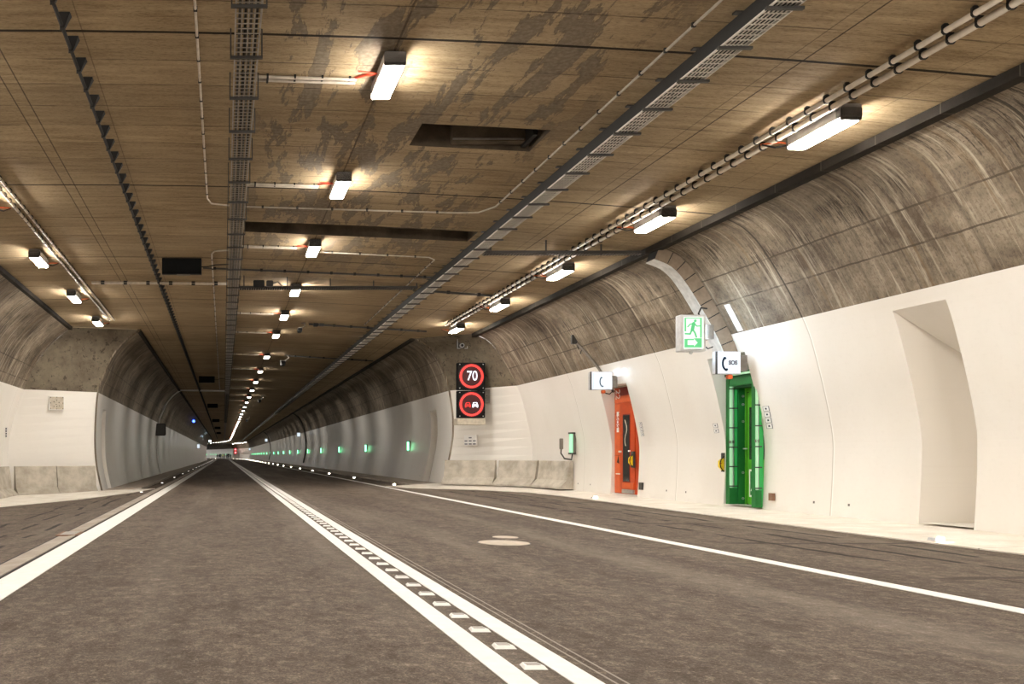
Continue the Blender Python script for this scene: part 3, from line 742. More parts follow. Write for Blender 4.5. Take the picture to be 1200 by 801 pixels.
# ------------------------------------------------------------------ black boards under the ceiling
for i, s in enumerate([20.0, 49.7, 76, 108, 137, 168]):
    x0, x1 = -1.44, -.52
    r = empty('hanging_board', P(s, -.98, ceilZ(-.98)), head(s), ('black rectangular board hanging under the ceiling left of the tray, '+ORD[i]), 'board', 'black boards hung along the ceiling')
    MB().box(-.46, .46, -.05, .06, -.37, 0.0, 0, .01).build('board_body', M['blackp'], r)
    MB().box(-.47, .47, .055, .065, -.38, -.0, 0).build('rim', M['galvd'], r)
    MB().box(-.12, .2, -.02, .04, -.40, -.372, 0).build('bottom_bracket', M['galvd'], r)
    MB().tube([(.46, 0, -.2), (.62, 0, -.19), (.8, 0, -.15), (1.12, 0, -.14)], .014).build('cable', M['black'], r)
# ------------------------------------------------------------------ ceiling damper in the recess
r = empty('vent_damper', (3.0, 12.40, 5.62), 0, 'dark steel vent damper inside the rectangular ceiling opening', 'vent')
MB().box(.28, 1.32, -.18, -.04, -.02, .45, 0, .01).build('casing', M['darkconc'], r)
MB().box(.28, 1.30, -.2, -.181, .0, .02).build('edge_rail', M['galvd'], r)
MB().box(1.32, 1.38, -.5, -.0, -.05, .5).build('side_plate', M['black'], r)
# ------------------------------------------------------------------ cctv cameras
def camera_box(loc, label, sc=1.0):
    r = empty('surveillance_camera', loc, 0, label, 'camera', 'cameras under the ceiling')
    MB().box(-.08, .08, -.06, .06, -.02, 0, 0, .01).build('mount_plate', M['galvd'], r)
    MB().tube([(0, 0, -.01), (.05, 0, -.1), (-.1, -.02, -.2)], .016).build('arm', M['galv'], r)
    MB().box(-.2, -.06, -.16, .14, -.33, -.2, 0, .02).build('camera_body', M['black'], r)
    MB().box(-.22, -.04, -.2, .16, -.2, -.185, 0, .01).build('sun_shield', M['galv'], r)
    r.scale = (sc, sc, sc); return r
camera_box((2.72, 29.0, cz(2.72, .0)), 'small surveillance camera on an angled bracket in front of the cross conduit')
r = empty('junction_box', (3.05, 29.0, cz(3.1, .0)), 0, 'pair of dark junction boxes on the ceiling beside the surveillance camera', 'junction box')
MB().box(0, .16, -.05, .05, -.11, 0, 0, .015).build('box', M['black'], r); MB().box(.2, .36, -.05, .05, -.1, 0, 0, .015).build('box', M['dgrey'], r)
camera_box((2.85, 38.2, cz(2.85, 0)), 'dark boxy surveillance camera hanging beside the seventh centre lamp', 1.5)
camera_box(P(64, 2.9, cz(2.9, 0)), 'tiny surveillance camera hanging further down the tunnel ceiling', 1.6)
camera_box(P(98, 2.9, cz(2.9, 0)), 'very distant surveillance camera right of the centre lamp row', 1.8)
# detector at the end of the right lamp row
r = empty('detector_box', (8.3, 29.8, 5.18), 0, 'small wire-framed detector with a round lens above the speed sign', 'detector')
MB().box(-.17, .17, -.03, .02, -.34, .0, 0, .01).build('back_plate', M['dgrey'], r)
mb = MB(); mb.stroke([(-.17, 0), (-.17, -.36), (-.08, -.36)], .02, -.16, -.14); mb.stroke([(.17, 0), (.17, -.36), (.08, -.36)], .02, -.16, -.14); mb.build('wire_frame', M['lgrey'], r)
mb = MB(); mb.ring(0, -.25, .05, .075, -.14, -.04); mb.build('lens_ring', M['lgrey'], r); MB().disc(0, -.25, .048, -.13, -.04).build('lens', M['black'], r)
# ------------------------------------------------------------------ variable speed signs
def matrix_sign(loc, label, kind):
    r = empty('traffic_sign', loc, 0, label, 'road sign', 'lit variable signs on the end wall')
    MB().box(-.465, .465, 0, .22, 0, .93, 0, .012).build('sign_case', M['blackp'], r)
    MB().disc(0, .465, .44, -.006, -.001, 0, 48).build('led_field', M['redglow'], r)
    MB().ring(0, .465, .335, .405, -.02, -.006, 0, 56).build('red_ring', M['redled'], r)
    mb = MB()
    for dx in (-.4, .4):
        for dz in (.06, .87): mb.disc(dx, dz, .018, -.008, 0, 0, 10)
    mb.build('corner_screws', M['lgrey'], r)
    if kind == 'speed':
        text('speed_digits', '70', .47, M['whiteled'], r, (.02, -.014, .465), sx=.8, bold=.002)
    else:
        for dx, m, nm in ((-.125, M['redcar'], 'red_car_symbol'), (.125, M['whiteled'], 'white_car_symbol')):
            mb = MB(); y0, y1 = -.02, -.006; c = dx; z = .455
            mb.stroke([(c-.085, z-.02), (c-.055, z+.065), (c+.055, z+.065), (c+.085, z-.02)], .024, y0, y1)
            mb.prism([(c-.1, z-.02), (c+.1, z-.02), (c+.1, z-.065), (c-.1, z-.065)][::-1], y0, y1)
            mb.box(c-.095, c-.055, y0, y1, z-.1, z-.06); mb.box(c+.055, c+.095, y0, y1, z-.1, z-.06)
            mb.stroke([(c-.05, z+.01), (c+.05, z+.01)], .014, y0, y1)
            mb.build(nm, m, r)
    return r
SY = 29.2
sx = (552.5-262)/1000*SY; zt = HC+(533.5-456.5)/1000*SY
matrix_sign((sx, SY, zt), 'upper black sign with a glowing red ring and the white number 70', 'speed')
matrix_sign((sx, SY, zt-.96), 'lower black sign with a glowing red ring around a red and a white car', 'cars')
tag(MB().box(-.47, .49, 0, .5, -.22, 0, 0, .01).build('mounting_box', M['beige'], loc=(sx, SY+.02, zt-.97)), 'beige mounting box below the two lit round signs', 'mounting box')
r = empty('control_box', (sx+.5, SY+.35, zt-.42), 0, 'small grey control box on the wall right of the lower lit sign', 'box')
MB().box(0, .24, 0, .9, 0, .46, 0, .01).build('case', M['galvd'], r)
mb = MB()
for k in range(5): mb.disc(.06+.035*(k % 3), .08+.08*k, .014, -.006, .0)
mb.build('bolts', M['black'], r)
tag(MB().box(-.04, .06, 0, .7, 0, 1.6).build('support_bracket', M['galvd'], loc=(sx+.3, SY+.25, zt-.9)), 'steel bracket fixing the lit signs to the end wall', 'bracket')
r = empty('wall_plate', ((551-262)/1000*30.25, 30.25, HC+.54), 0, 'small pale plate with three rows of tiny marks below the lit signs', 'plate'); r.rotation_euler = (0, 0, -.8); r.scale = (1.25, 1, 1)
MB().box(-.19, .19, 0, .1, -.18, .18, 0, .005).build('plate', M['wtext'], r)
mb = MB()
for j in range(3):
    for k in range(1 if j == 0 else 3): mb.box(-.13+.13*(k if j else 1)-.045, -.13+.13*(k if j else 1)+.045, -.004, 0, .07-.11*j, .11-.11*j)
mb.build('marks', M['gtext'], r)
# vent plate in the left end wall
gy = 30.72; r = empty('access_panel', ((66.5-262)/1000*gy, gy, HC+(533.5-472)/1000*gy), 0, 'square grey bolted panel on the white left end wall', 'panel'); r.rotation_euler = (0, 0, .33)
MB().box(-.27, .27, 0, .12, -.25, .25).build('frame', M['wtext'], r)
MB().box(-.245, .245, -.012, 0, -.225, .225, 0, .005).build('plate', M['beige'], r)
mb = MB()
for x, z in ((-.22, .2), (0, .21), (.22, .2), (-.22, 0), (.22, 0), (-.22, -.2), (0, -.21), (.22, -.2), (-.1, .04), (.08, .02), (-.1, -.12), (0, -.13), (.09, -.1), (0, .1), (-.02, -.05)): mb.disc(x, z, .018, -.02, -.012, 0, 8)
mb.build('bolts', M['dgrey'], r)
r = empty('number_plate', (xat(BL, 1.9)+.02, 29.6, 1.9), 0, 'small dark lettered plate on the white wall at the left frame edge', 'plate')
MB().box(0, .08, 0, .05, -.18, .18).build('plate', M['wtext'], r)
mb = MB()
for k in range(4): mb.box(.015, .06, -.005, 0, -.15+.085*k, -.1+.085*k)
mb.build('marks', M['dtext'], r)
# ------------------------------------------------------------------ illuminated signs on the right wall
def phone(mb, cx, cz_, R, w, y0, y1, a0=125, a1=260):
    pts = [(cx+R*.62*math.cos(math.radians(a)), cz_+R*math.sin(math.radians(a))) for a in range(a0, a1+1, 15)]
    mb.stroke(pts, w, y0, y1)
    for q, (ux, uz) in ((pts[0], (.9, -.35)), (pts[-1], (.8, .5))):
        mb.stroke([q, (q[0]+ux*w*.5, q[1]+uz*w*.5)], w*1.25, y0, y1)
def box_sign(name, cx, czz, Y, wd, ht, label, build, side=.10, lit='signwhite', rim=None):
    X = (cx-262)/1000*Y; Z = HC+(533.5-czz)/1000*Y
    r = empty(name, (X, Y, Z-ht/2), 0, label, 'sign')
    MB().box(-wd/2, wd/2, 0, side, 0, ht, 0, .012).build('sign_case', M['lgrey'], r)
    MB().box(-wd/2, -wd/2+.035, -.012, .0, 0, ht).build('left_rim', M['dgrey'] if rim else M['lgrey'], r)
    if rim: MB().box(-wd/2+.04, wd/2-.005, -.008, 0, .015, ht-.005).build('lit_rim', M['signrim'], r)
    MB().box(-wd/2+.065, wd/2-.045, -.014, -.002, .045, ht-.04).build('sign_face', M[lit], r)
    build(r); return r
def b_sos(r):
    mb = MB(); phone(mb, -.03, .205, .125, .036, -.02, -.014); mb.build('handset_symbol', M['btext'], r)
    text('sos_letters', 'SOS', .11, M['gtext'], r, (.085, -.018, .215), sx=.85, bold=.006)
    MB().box(-.04, .04, .0, .08, -.085, -.005, 0, .01).build('warning_light', M['orangecab'], r).location = (.05, 0, 0)
def b_phone(r):
    mb = MB(); phone(mb, .04, .21, .125, .026, -.02, -.014); mb.build('handset_symbol', M['btext'], r)
    MB().box(0, .08, .0, .08, -.085, -.005, 0, .01).build('warning_light', M['orangecab'], r).location = (.03, 0, 0)
    MB().tube([(.22, .05, .1), (.32, .06, -.02), (.25, .08, -.1), (.14, .06, -.08)], .014).build('cable', M['black'], r)
def b_exit(r):
    y0, y1 = -.02, -.014; H = .70
    mb = MB(); g = M['signgreen']
    L, Rr, B, T = -.165, .155, .07, .62
    mb.box(L, L+.03, y0, y1, .37, T); mb.box(L, Rr, y0, y1, T-.015, T); mb.box(Rr-.03, Rr, y0, y1, .25, T)
    # arrow on a green base
    mb.prism([(L, B), (L, .23), (-.02, .23), (0.01, .23), (0.01, .205), (-.11, .205), (-.11, .115), (.01, .115), (.01, B)], y0, y1)
    mb.prism([(.01, B), (.01, .085), (.08, .16), (.01, .235), (.03, .24), (Rr, .24), (Rr, B)], y0, y1)
    mb.build('arrow_panel', g, r)
    mb = MB(); mb.disc(.035, .565, .026, y0, y1)
    mb.stroke([(.005, .515), (-.02, .40)], .062, y0, y1)
    mb.stroke([(-.01, .515), (-.065, .50), (-.105, .455)], .022, y0, y1)
    mb.stroke([(.02, .51), (.065, .465), (.12, .47)], .022, y0, y1)
    mb.stroke([(-.03, .40), (-.06, .32), (-.15, .325)], .03, y0, y1)
    mb.stroke([(-.01, .40), (.03, .34), (.055, .265)], .03, y0, y1)
    mb.build('running_figure', g, r)
    MB().tube([(.0, .05, 0), (-.02, .05, -.04)], .03).build('bottom_gland', M['lgrey'], r)
box_sign('sos_sign', 853, 425, 16.15, .475, .43, 'lit square sign with a blue handset and SOS, above the green door', b_sos, rim=True)
box_sign('phone_sign', 704.5, 446, 21.6, .56, .46, 'lit sign with only a telephone handset, above the orange door', b_phone, rim=True)
es = box_sign('exit_sign', 812, 390, 15.9, .475, .68, 'lit green running-figure exit sign with an arrow, beside the wall duct', b_exit, side=.16, lit='signgreenwhite')
MB().box(.23, .42, .05, .1, .24, .50).build('wall_bracket', M['galvd'], es)
MB().tube([(.23, .1, .6), (.16, .1, .72), (.22, .12, .83), (.34, .14, .82)], .016).build('cable', M['black'], es)
MB().tube([(.24, .1, .13), (.34, .1, .06), (.44, .12, .10)], .012).build('cable', M['black'], es)
def ledstrip(loc, sx_, sy_, sz_, label, rot=(0, 0, 0)):
    r = empty('led_flasher', loc, 0, label, 'lamp'); r.rotation_euler = rot
    MB().box(-sx_/2, sx_/2, -sy_/2, sy_/2, -sz_/2, sz_/2, 0).build('led_face', M['coolled'], r)
    MB().box(sx_/2-.002-sx_*1.6, -sx_/2, -sy_/2-.01, sy_/2+.01, -sz_/2-.01, sz_/2+.01).build('led_case', M['grey'], r)
    return r
def side_led(sign, wd, ht, d):
    o = MB().box(wd/2, wd/2+.008, .02, d-.02, .06, ht-.06).build('side_light', M['coolled'], sign); return o
side_led(es, .475, .68, .16)
for sg, wd, ht in ((bpy.data.objects['sos_sign'], .475, .43), (bpy.data.objects['phone_sign'], .56, .46)):
    if sg.name == 'phone_sign': side_led(sg, wd, ht, .10)
    MB().box(wd/2, wd/2+.14, .02, .08, .06, .36).build('side_bracket', M['galvd'], sg)
# ------------------------------------------------------------------ arched wall duct
def offs(prof, d):
    out = []
    for i, p in enumerate(prof):
        a = prof[max(i-1, 0)]; b = prof[min(i+1, len(prof)-1)]; dx, dz = b[0]-a[0], b[1]-a[1]; L = math.hypot(dx, dz)
        out.append((p[0]-dz/L*d, p[1]+dx/L*d))
    return out
prof = [p for p in BR if p[1] > 2.95]
arc = [0]
for a, b in zip(prof, prof[1:]): arc.append(arc[-1]+math.dist(a, b))
def at_arc(t, d):
    x = lerp(list(zip(arc, [p[0] for p in prof])), t); z = lerp(list(zip(arc, [p[1] for p in prof])), t)
    x2 = lerp(list(zip(arc, [p[0] for p in prof])), min(t+.05, arc[-1])); z2 = lerp(list(zip(arc, [p[1] for p in prof])), min(t+.05, arc[-1]))
    x1 = lerp(list(zip(arc, [p[0] for p in prof])), max(t-.05, 0)); z1 = lerp(list(zip(arc, [p[1] for p in prof])), max(t-.05, 0))
    L = math.hypot(x2-x1, z2-z1); return (x-(z2-z1)/L*d, z+(x2-x1)/L*d*1.0)
wd_ = empty('wall_duct', (10.0, 16.62, 3.0), 0, 'arched segmented metal cable duct climbing from the SOS sign to the ceiling', 'cable duct')
nseg = 9; T = arc[-1]-.05
for k in range(nseg):
    t0 = T*k/nseg+.01; t1 = T*(k+1)/nseg-.01
    inn = [at_arc(t0+(t1-t0)*j/3, .27) for j in range(4)]; outt = [at_arc(t0+(t1-t0)*j/3, .015) for j in range(4)]
    poly = [(x-10.0, z-3.0) for x, z in inn+outt[::-1]]
    MB().prism(poly, 0, .34).build('duct_segment', M['brownplate'], wd_)
inn = [at_arc(T*j/24, .25) for j in range(25)]; outt = [at_arc(T*j/24, .02) for j in range(25)]
mb = MB()
for j in range(24):
    mb.prism([(x-10.0, z-3.0) for x, z in (inn[j], inn[j+1], outt[j+1], outt[j])], .006, .334)
mb.build('duct_core', M['black'], wd_)
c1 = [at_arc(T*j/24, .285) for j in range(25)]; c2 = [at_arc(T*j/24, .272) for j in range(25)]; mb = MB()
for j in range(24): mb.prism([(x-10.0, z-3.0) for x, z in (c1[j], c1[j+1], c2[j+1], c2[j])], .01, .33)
mb.build('lit_inner_strip', M['litband'], wd_)  # strip added to show the inner face as lit by the exit sign
tag(MB().add([(xat(BR, z)-dx, y, z) for dx in (.035, .01) for z in (3.48, 3.98) for y in (16.22, 16.36)], [(0, 2, 3, 1), (4, 5, 7, 6), (0, 1, 5, 4), (2, 6, 7, 3), (0, 4, 6, 2), (1, 3, 7, 5)]).build('wall_plate', M['wtext']), 'small white rectangular plate on the bare vault right of the arched duct', 'plate')
# conduit and socket above the orange door
r = empty('cable_entry', (0, 0, 0), 0, 'cable with a dark plug box running down the vault to the phone sign', 'cable')
pts = [(xat(BR, z)-.04, s, z) for s, z in ((23.0, 4.15), (22.8, 3.9), (22.5, 3.4), (22.3, 3.0), (22.1, 2.75))]
r.location = pts[0]
MB().tube([tuple(a-b for a, b in zip(p, pts[0])) for p in pts], .035).build('cable', M['galvd'], r)
MB().box(-.12, .06, -.05, .05, -.05, .2, 0, .02).build('plug_box', M['dgrey'], r)
MB().tube([(0, -.04, 0), (.05, -.08, -.2), (.14, -.08, -.15), (.1, -.06, -.32)], .014).build('loop', M['black'], r)
# ------------------------------------------------------------------ green emergency portal
pg = empty('emergency_portal', (10.4, 17.0, .1), 0, 'green emergency portal with two upright lit glass columns in the white wall', 'portal')
def column(parent, x, y, wd, dark):
    r = empty('light_column', (x, y, 0), 0); r.parent = parent
    h = 2.58
    MB().box(0, wd, 0, .1, 0, h, 0).build('green_case', M['green'], r)
    MB().box(.012, .012+wd*.3, -.03, 0, .34, h-.08, 0, .01).build('light_tube', M['tube'], r)
    MB().box(wd*.4, wd*.6, -.015, 0, .34, h-.05).build('grey_strip', M['lgrey'], r)
    MB().box(wd*.68, wd*.98, -.02, 0, .08, h).build('green_panel', M['greenglow'], r)
    mb = MB()
    for k in range(6): z = .36+.40*k; mb.box(.0, wd, -.036, -.001, z, z+.025)
    mb.build('clips', M['dgrey'], r)
    mb = MB(); mb.box(0, wd*.62, -.03, 0, 1.25, 1.31); mb.build('middle_joint', M['galvd'], r)
    MB().box(0, wd, -.025, 0, 0, .33).build('foot', M['green'], r)
    return r
column(pg, 10.42-10.4, 17.60-17, .165, 1)
column(pg, 10.22-10.4, 16.42-17, .12, 0)
MB().box(.34-.40+.0, .0, -.56, -.48, 0, 2.4).build('outer_fin', M['greenglow'], pg)
MB().box(.03, .16, -.44, .60, 2.42, 2.62).build('header', M['green'], pg)
MB().box(-.02, .35, -.5, .68, 2.62, 2.70).build('top_cover', M['greend'], pg)
MB().box(-.05, .05, -.45, .55, 2.625, 2.66).build('top_light', M['tube'], pg)
MB().box(.19, .33, .55, .60, 0, 2.45).build('reveal_panel', M['green'], pg)
mb = MB()
for z in (.12, .65, 1.7, 2.22, 2.05): mb.ring(.28, z, .014, .024, .535, .55, 0, 12)
mb.build('reveal_fixings', M['lgrey'], pg)
MB().box(.1, .33, -.50, -.46, 0, 2.45).build('reveal_panel', M['green'], pg)
MB().box(.1, .33, -.46, .55, 2.38, 2.45).build('reveal_top', M['greend'], pg)
MB().tube([(.0, -.45, 2.9), (.02, -.3, 2.75), (.0, -.2, 2.6), (.04, -.1, 2.7)], .012).build('cable', M['black'], pg)
dg = empty('door_1', (10.74, 17.03, .1), 0, 'green emergency door with a dark tall window inside the lit portal', 'door', kind='structure')
MB().box(0, .05, -.55, .54, 0, 2.38).build('door_frame', M['greenl'], dg)
MB().box(-.02, 0, .47, .54, 0, 2.38).build('frame_post', M['greenl'], dg)
MB().box(-.006, 0, .42, .47, 0, 2.3).build('door_gap', M['black'], dg)
MB().box(-.03, 0, -.5, .42, .02, 2.28).build('door_leaf', M['greenl'], dg)
MB().box(-.036, -.031, -.35, .345, .92, 1.98).build('window_pane', M['glass'], dg)
hd = MB().tube([(-.09, .45, 1.14), (-.09, .33, 1.14)], .014); hd.tube([(-.03, .45, 1.14), (-.09, .45, 1.14)], .012); hd.build('door_handle', M['lgrey'], dg)
MB().box(-.036, -.031, -.05, .35, .16, .72).build('exit_sticker', M['wtext'], dg)
MB().box(-.039, -.036, -.02, .31, .20, .68).build('sticker_green', M['green'], dg)
mb = MB()
for a, b in (((.24, .58), (.20, .42)), ((.20, .42), (.28, .28)), ((.22, .55), (.12, .5)), ((.2, .42), (.12, .30))):
    mb.add([(-.0405, a[0]-.016, a[1]), (-.0405, a[0]+.016, a[1]), (-.0405, b[0]+.016, b[1]), (-.0405, b[0]-.016, b[1])], [(0, 1, 2, 3)])
mb.build('sticker_figure', M['wtext'], dg)
# ------------------------------------------------------------------ orange emergency cabinet door
do = empty('door_2', (10.50, 22.15, .1), 0, 'orange emergency station door with a tall narrow dark window', 'door', kind='structure')
y0, y1 = SO0-22.15, SO1-22.15
MB().box(0, .05, y0, y1, 0, 2.80).build('back_frame', M['orange'], do)
MB().box(-.012, 0, y1-.33, y1-.02, .02, 2.36).build('side_panel', M['orangel'], do)
MB().box(-.02, 0, y0+.35, y1-.36, .14, 2.36).build('door_leaf', M['orange'], do)
MB().box(-.014, 0, y0+.02, y0+.30, .02, 2.36).build('side_panel', M['orange'], do)
MB().box(-.016, 0, y0+.02, y1-.02, 2.40, 2.56).build('header_strip', M['orangel'], do)
MB().box(-.01, 0, y0+.02, y1-.3, 2.58, 2.80).build('header_panel', M['oranged'], do)
MB().box(-.12, .04, y0, y1, 2.795, 2.82).build('top_cover', M['beige'], do)
wy1 = 22.36-22.15; wy0 = 22.02-22.15
MB().box(-.028, -.02, wy0-.03, wy1+.03, .30, 2.08).build('window_frame', M['oranged'], do)
MB().box(-.034, -.028, wy0, wy1, .33, 2.05).build('window_pane', M['glass'], do)
mb = MB()
pts = [(.05+.06*math.sin(t*.9), 1.25+t*.085) for t in range(9)]
for (a, b), (c_, d_) in zip(pts, pts[1:]): mb.add([(-.0345, a-.02, b), (-.0345, a+.03, b), (-.0345, c_+.03, d_), (-.0345, c_-.02, d_)], [(0, 1, 2, 3)])
mb.build('window_marking', M['beige'], do)
MB().box(-.05, 0, y0+.38, y1-.5, .02, .12).build('kick_plate', M['galv'], do)
MB().box(-.04, -.02, y0+.38, y1-.5, .14, .30).build('lower_panel', M['orangel'], do)
MB().box(-.05, -.012, .32, .44, 1.08, 1.13).build('door_handle', M['wtext'], do)
MB().box(-.05, -.02, -.17, -.1, 1.1, 1.14).build('latch', M['wtext'], do)
# white rotated lettering on the side panel
text('cabinet_number', '22', .34, M['wtext'], do, (-.017, y1-.20, 2.62), rot=(math.pi/2, math.pi/2, -math.pi/2), sx=.8)
MB().box(-.016, -.012, y1-.26, y1-.14, 1.62, 2.16).build('label_plate', M['wtext'], do)
text('label_letters', 'SOS', .19, M['orange'], do, (-.02, y1-.20, 1.89), rot=(math.pi/2, math.pi/2, -math.pi/2), ext=.002)
mb = MB(); mb.add([(-.016, .46, .78), (-.016, .60, .82), (-.016, .50, 1.02)], [(0, 1, 2)]); mb.build('warning_triangle', M['black'], do)
MB().box(-.016, -.012, .42, .66, .50, .53).build('text_strip', M['wtext'], do)
mb = MB(); mb.box(-.014, -.0125, y1-.33, y1-.02, 1.0, 1.01); mb.box(-.014, -.0125, y1-.33, y1-.02, 2.1, 2.115); mb.build('panel_seams', M['oranged'], do)
def extinguisher(loc, label, rz=0):
    r = empty('alarm_box', loc, rz, label, 'alarm box')
    MB().box(-.02, .06, -.05, .12, -.28, .30, 0, .015).build('holder', M['dgrey'], r)
    MB().prism([(-.12, -.1), (-.04, -.2), (-.02, -.2), (-.02, .14), (-.04, .14), (-.12, .06)], -.03, .1).build('body', M['yellow'], r)
    mb = MB(); mb.stroke([(-.03, .2), (-.11, .1), (-.14, 0), (-.12, -.12), (-.04, -.24)], .022, -.045, -.03); mb.build('handle', M['black'], r)
    mb = MB(); mb.disc(-.12, .0, .018, -.05, -.04); mb.build('button', M['redcab'], r)
    r.scale = (.72, .72, .72); return r
extinguisher((10.43, 17.78, .94), 'yellow and black alarm box on the wall left of the green portal')
extinguisher((10.42, 21.72, .99), 'yellow and black alarm box on the orange door')
# wall stickers
def plates(s, zs, label, sz=.09, dark=False):
    x = xat(BR, zs[0]); r = empty('number_plate', (x-.004, s, zs[0]), 0, label, 'plate')
    for z in zs:
        xx = xat(BR, z)-x
        a = (xat(BR, z+sz*.5)-xat(BR, z-sz*.5))
        for (ya, yb, d, m, nm) in ((-sz*.9, sz*.9, .0, M['gtext'], 'rim'), (-sz*.78, sz*.78, .0012, M['wtext'], 'plate'), (-sz*.25, sz*.25, .0024, M['dtext'], 'mark')):
            hh = sz*(.48 if nm == 'rim' else .42 if nm == 'plate' else .16)
            lo = xat(BR, z-hh)-x-.006-d; hi = xat(BR, z+hh)-x-.006-d
            mb = MB(); v = [(lo, ya, z-hh-zs[0]), (lo, yb, z-hh-zs[0]), (hi, yb, z+hh-zs[0]), (hi, ya, z+hh-zs[0])]
            v += [(p[0]+.005, p[1], p[2]) for p in v]
            mb.add(v, [(0, 1, 2, 3), (7, 6, 5, 4), (0, 4, 5, 1), (1, 5, 6, 2), (2, 6, 7, 3), (3, 7, 4, 0)]).build(nm, m, r)
    return r
plates(16.22, [1.66, 1.77, 1.88, 1.99], 'column of four small numbered plates on the white wall right of the green portal', .1)
plates(17.98, [1.62, 1.73], 'two tiny plates left of the green portal', .09)
plates(21.15, [1.62, 1.71, 1.8, 1.89], 'narrow strip of small plates right of the orange door', .075)
tag(MB().box(-.03, .02, -.06, .06, -.07, .07).build('socket', M['rust'], loc=(10.36, 16.12, .32)), 'small rusty socket low on the wall right of the green portal', 'socket')
tag(MB().box(-.03, .02, -.08, .08, -.09, .09).build('socket', M['dgrey'], loc=(10.38, 21.2, .34)), 'small dark socket low on the wall right of the orange door', 'socket')
# ------------------------------------------------------------------ green lights
def green_light(loc, rz, label, big=False, side=1):
    r = empty('marker_light', loc, rz, label, 'marker light', None if big else 'green marker lights along the tunnel walls')
    MB().box(-.05, .02, -.03, .03, -.22, .22, 0, .01).build('bracket', M['galvd'], r)
    MB().tube([(-.09*side, 0, -.19), (-.09*side, 0, .19)], .045, 0, 10).build('green_tube', M['greenlampb'] if big else M['greenlamp'], r)
    mb = MB(); mb.box(-.14*side, -.0, -.05, .05, .19, .225); mb.box(-.14*side, 0, -.05, .05, -.225, -.19); mb.build('end_caps', M['dgrey'], r)
    return r
g = green_light((xat(BR, 1.48)-.04, 25.2, 1.46), 0, 'pale green tube light with a hanging cable on the white wall above the barrier', True)
g.scale = (1.2, 1.3, 1.45)
MB().tube([(-.06, 0, -.22), (-.08, 0, -.33), (-.25, .0, -.31), (-.34, 0, -.2), (-.33, 0, -.08)], .018).build('cable', M['dgrey'], g)
MB().box(-.37, -.29, -.02, .02, -.12, .1, 0, .01).build('plug', M['galvd'], g)
proto = None
i = 0
for k in range(28):
    s = 37.9+11.3*k
    if BAY0-2 < s < BAY1+2 or s > END-5: continue
    if proto is None: o = proto = green_light((0, 0, 0), 0, '')
    else: o = clone(proto)
    o.location = P(s, xat(TR, 1.52)-.02, 1.52); o.rotation_euler = (0, 0, head(s))
    o['label'] = ('green marker light on the right tunnel wall, '+ORD[i]) if i < 6 else 'tiny distant green marker light of the right tunnel wall'
    i += 1
for k in range(6):
    s = BAY1+4+9*k
    if s > END-5: break
    o = clone(proto); o.location = P(s, xat(TR, 1.52)-.02, 1.52); o.rotation_euler = (0, 0, head(s)); o['label'] = 'tiny green marker light on the curved wall at the far end'
# guidance lights at the right kerb / line
def guide(loc, rz, label):
    r = empty('guide_light', loc, rz, label, 'guide light', 'white guide lights along the right edge of the road')
    MB().prism([(-.07, 0), (.07, 0), (.055, .035), (-.055, .035)], -.06, .06).build('base', M['lgrey'], r)
    MB().prism([(-.045, .01), (.045, .01), (.04, .05), (-.04, .05)], -.068, -.055).build('light_face', M['marklamp'], r)
    return r
gp = None; i = 0
for k in range(34):
    s = [10.75, 21.4][k] if k < 2 else 31.3+9.6*(k-2)
    if s > END-8: break
    if gp is None: gp = o = guide((0, 0, 0), 0, '')
    else: o = clone(gp)
    o.location = P(s, [9.35, 9.3][k] if k < 2 else 6.25, .03 if k < 2 else .02)
    if k < 2: o.location.x = [8.98, 9.3][k]
    o.rotation_euler = (0, 0, head(s))
    o['label'] = ('small glowing white guide light at the right road edge, '+ORD[k]) if k < 9 else 'tiny distant guide light in the line along the right wall'
lp = None
for k in range(30):
    s = 28.6+9.6*k
    if s > 300: break
    if lp is None:
        lp = o = empty('reflector', (0, 0, 0), 0, '', 'reflector', 'small white reflectors along the left walkway')
        MB().prism([(-.06, 0), (.06, 0), (.045, .03), (-.045, .03)], -.05, .05).build('base', M['lgrey'], lp)
        MB().prism([(-.045, .006), (.045, .006), (.04, .028), (-.04, .028)], -.056, -.045).build('reflector_face', M['marksmall'], lp)
    else: o = clone(lp)
    o.location = P(s, -2.75, gz(-2.75)+(.0 if s > 31 else .0)+.0)
    o['label'] = ('small pale reflector beside the left drain, '+ORD[k]) if k < 6 else 'tiny distant reflector beside the left drain'
# ------------------------------------------------------------------ rumble markers between the centre lines
def rumble():
    r = MB(); 
    r.add([(-.062, -.055, 0), (.062, -.055, 0), (.05, .055, 0), (-.05, .055, 0), (-.05, -.035, .016), (.05, -.035, .016), (.038, .045, .016), (-.038, .045, .016)],
          [(0, 1, 2, 3)[::-1], (4, 5, 6, 7), (0, 1, 5, 4), (1, 2, 6, 5), (2, 3, 7, 6), (3, 0, 4, 7)])
    o = r.build('road_stud', M['paint'])
    MB().box(-.036, .036, -.022, .03, .0155, .018).build('reflector', M['galv'], o)
    return tag(o, '', 'road stud', 'raised studs between the double centre lines')
r0 = rumble()
for k in range(300):
    s = 3.5+.467*k
    if k == 0: o = r0
    elif k < 60: o = clone(r0)
    else: o = r0.copy(); C.objects.link(o)
    o.location = P(s, 1.605, .001)
    o['label'] = ('raised white road stud between the double centre lines, '+ORD[k-2]) if 2 <= k < 12 else ('raised white road stud below the bottom edge of the frame' if k < 2 else 'small white stud further up the row between the double centre lines')
mb = MB()
for k in range(300, 600): s = 3.5+.467*k; x, y, z = P(s, 1.605, .002); mb.box(x-.05, x+.05, y-.05, y+.05, z-.002, z+.014)
tag(mb.build('distant_road_studs', M['paint']), 'blurred row of distant studs between the centre lines', 'road stud', kind='stuff')
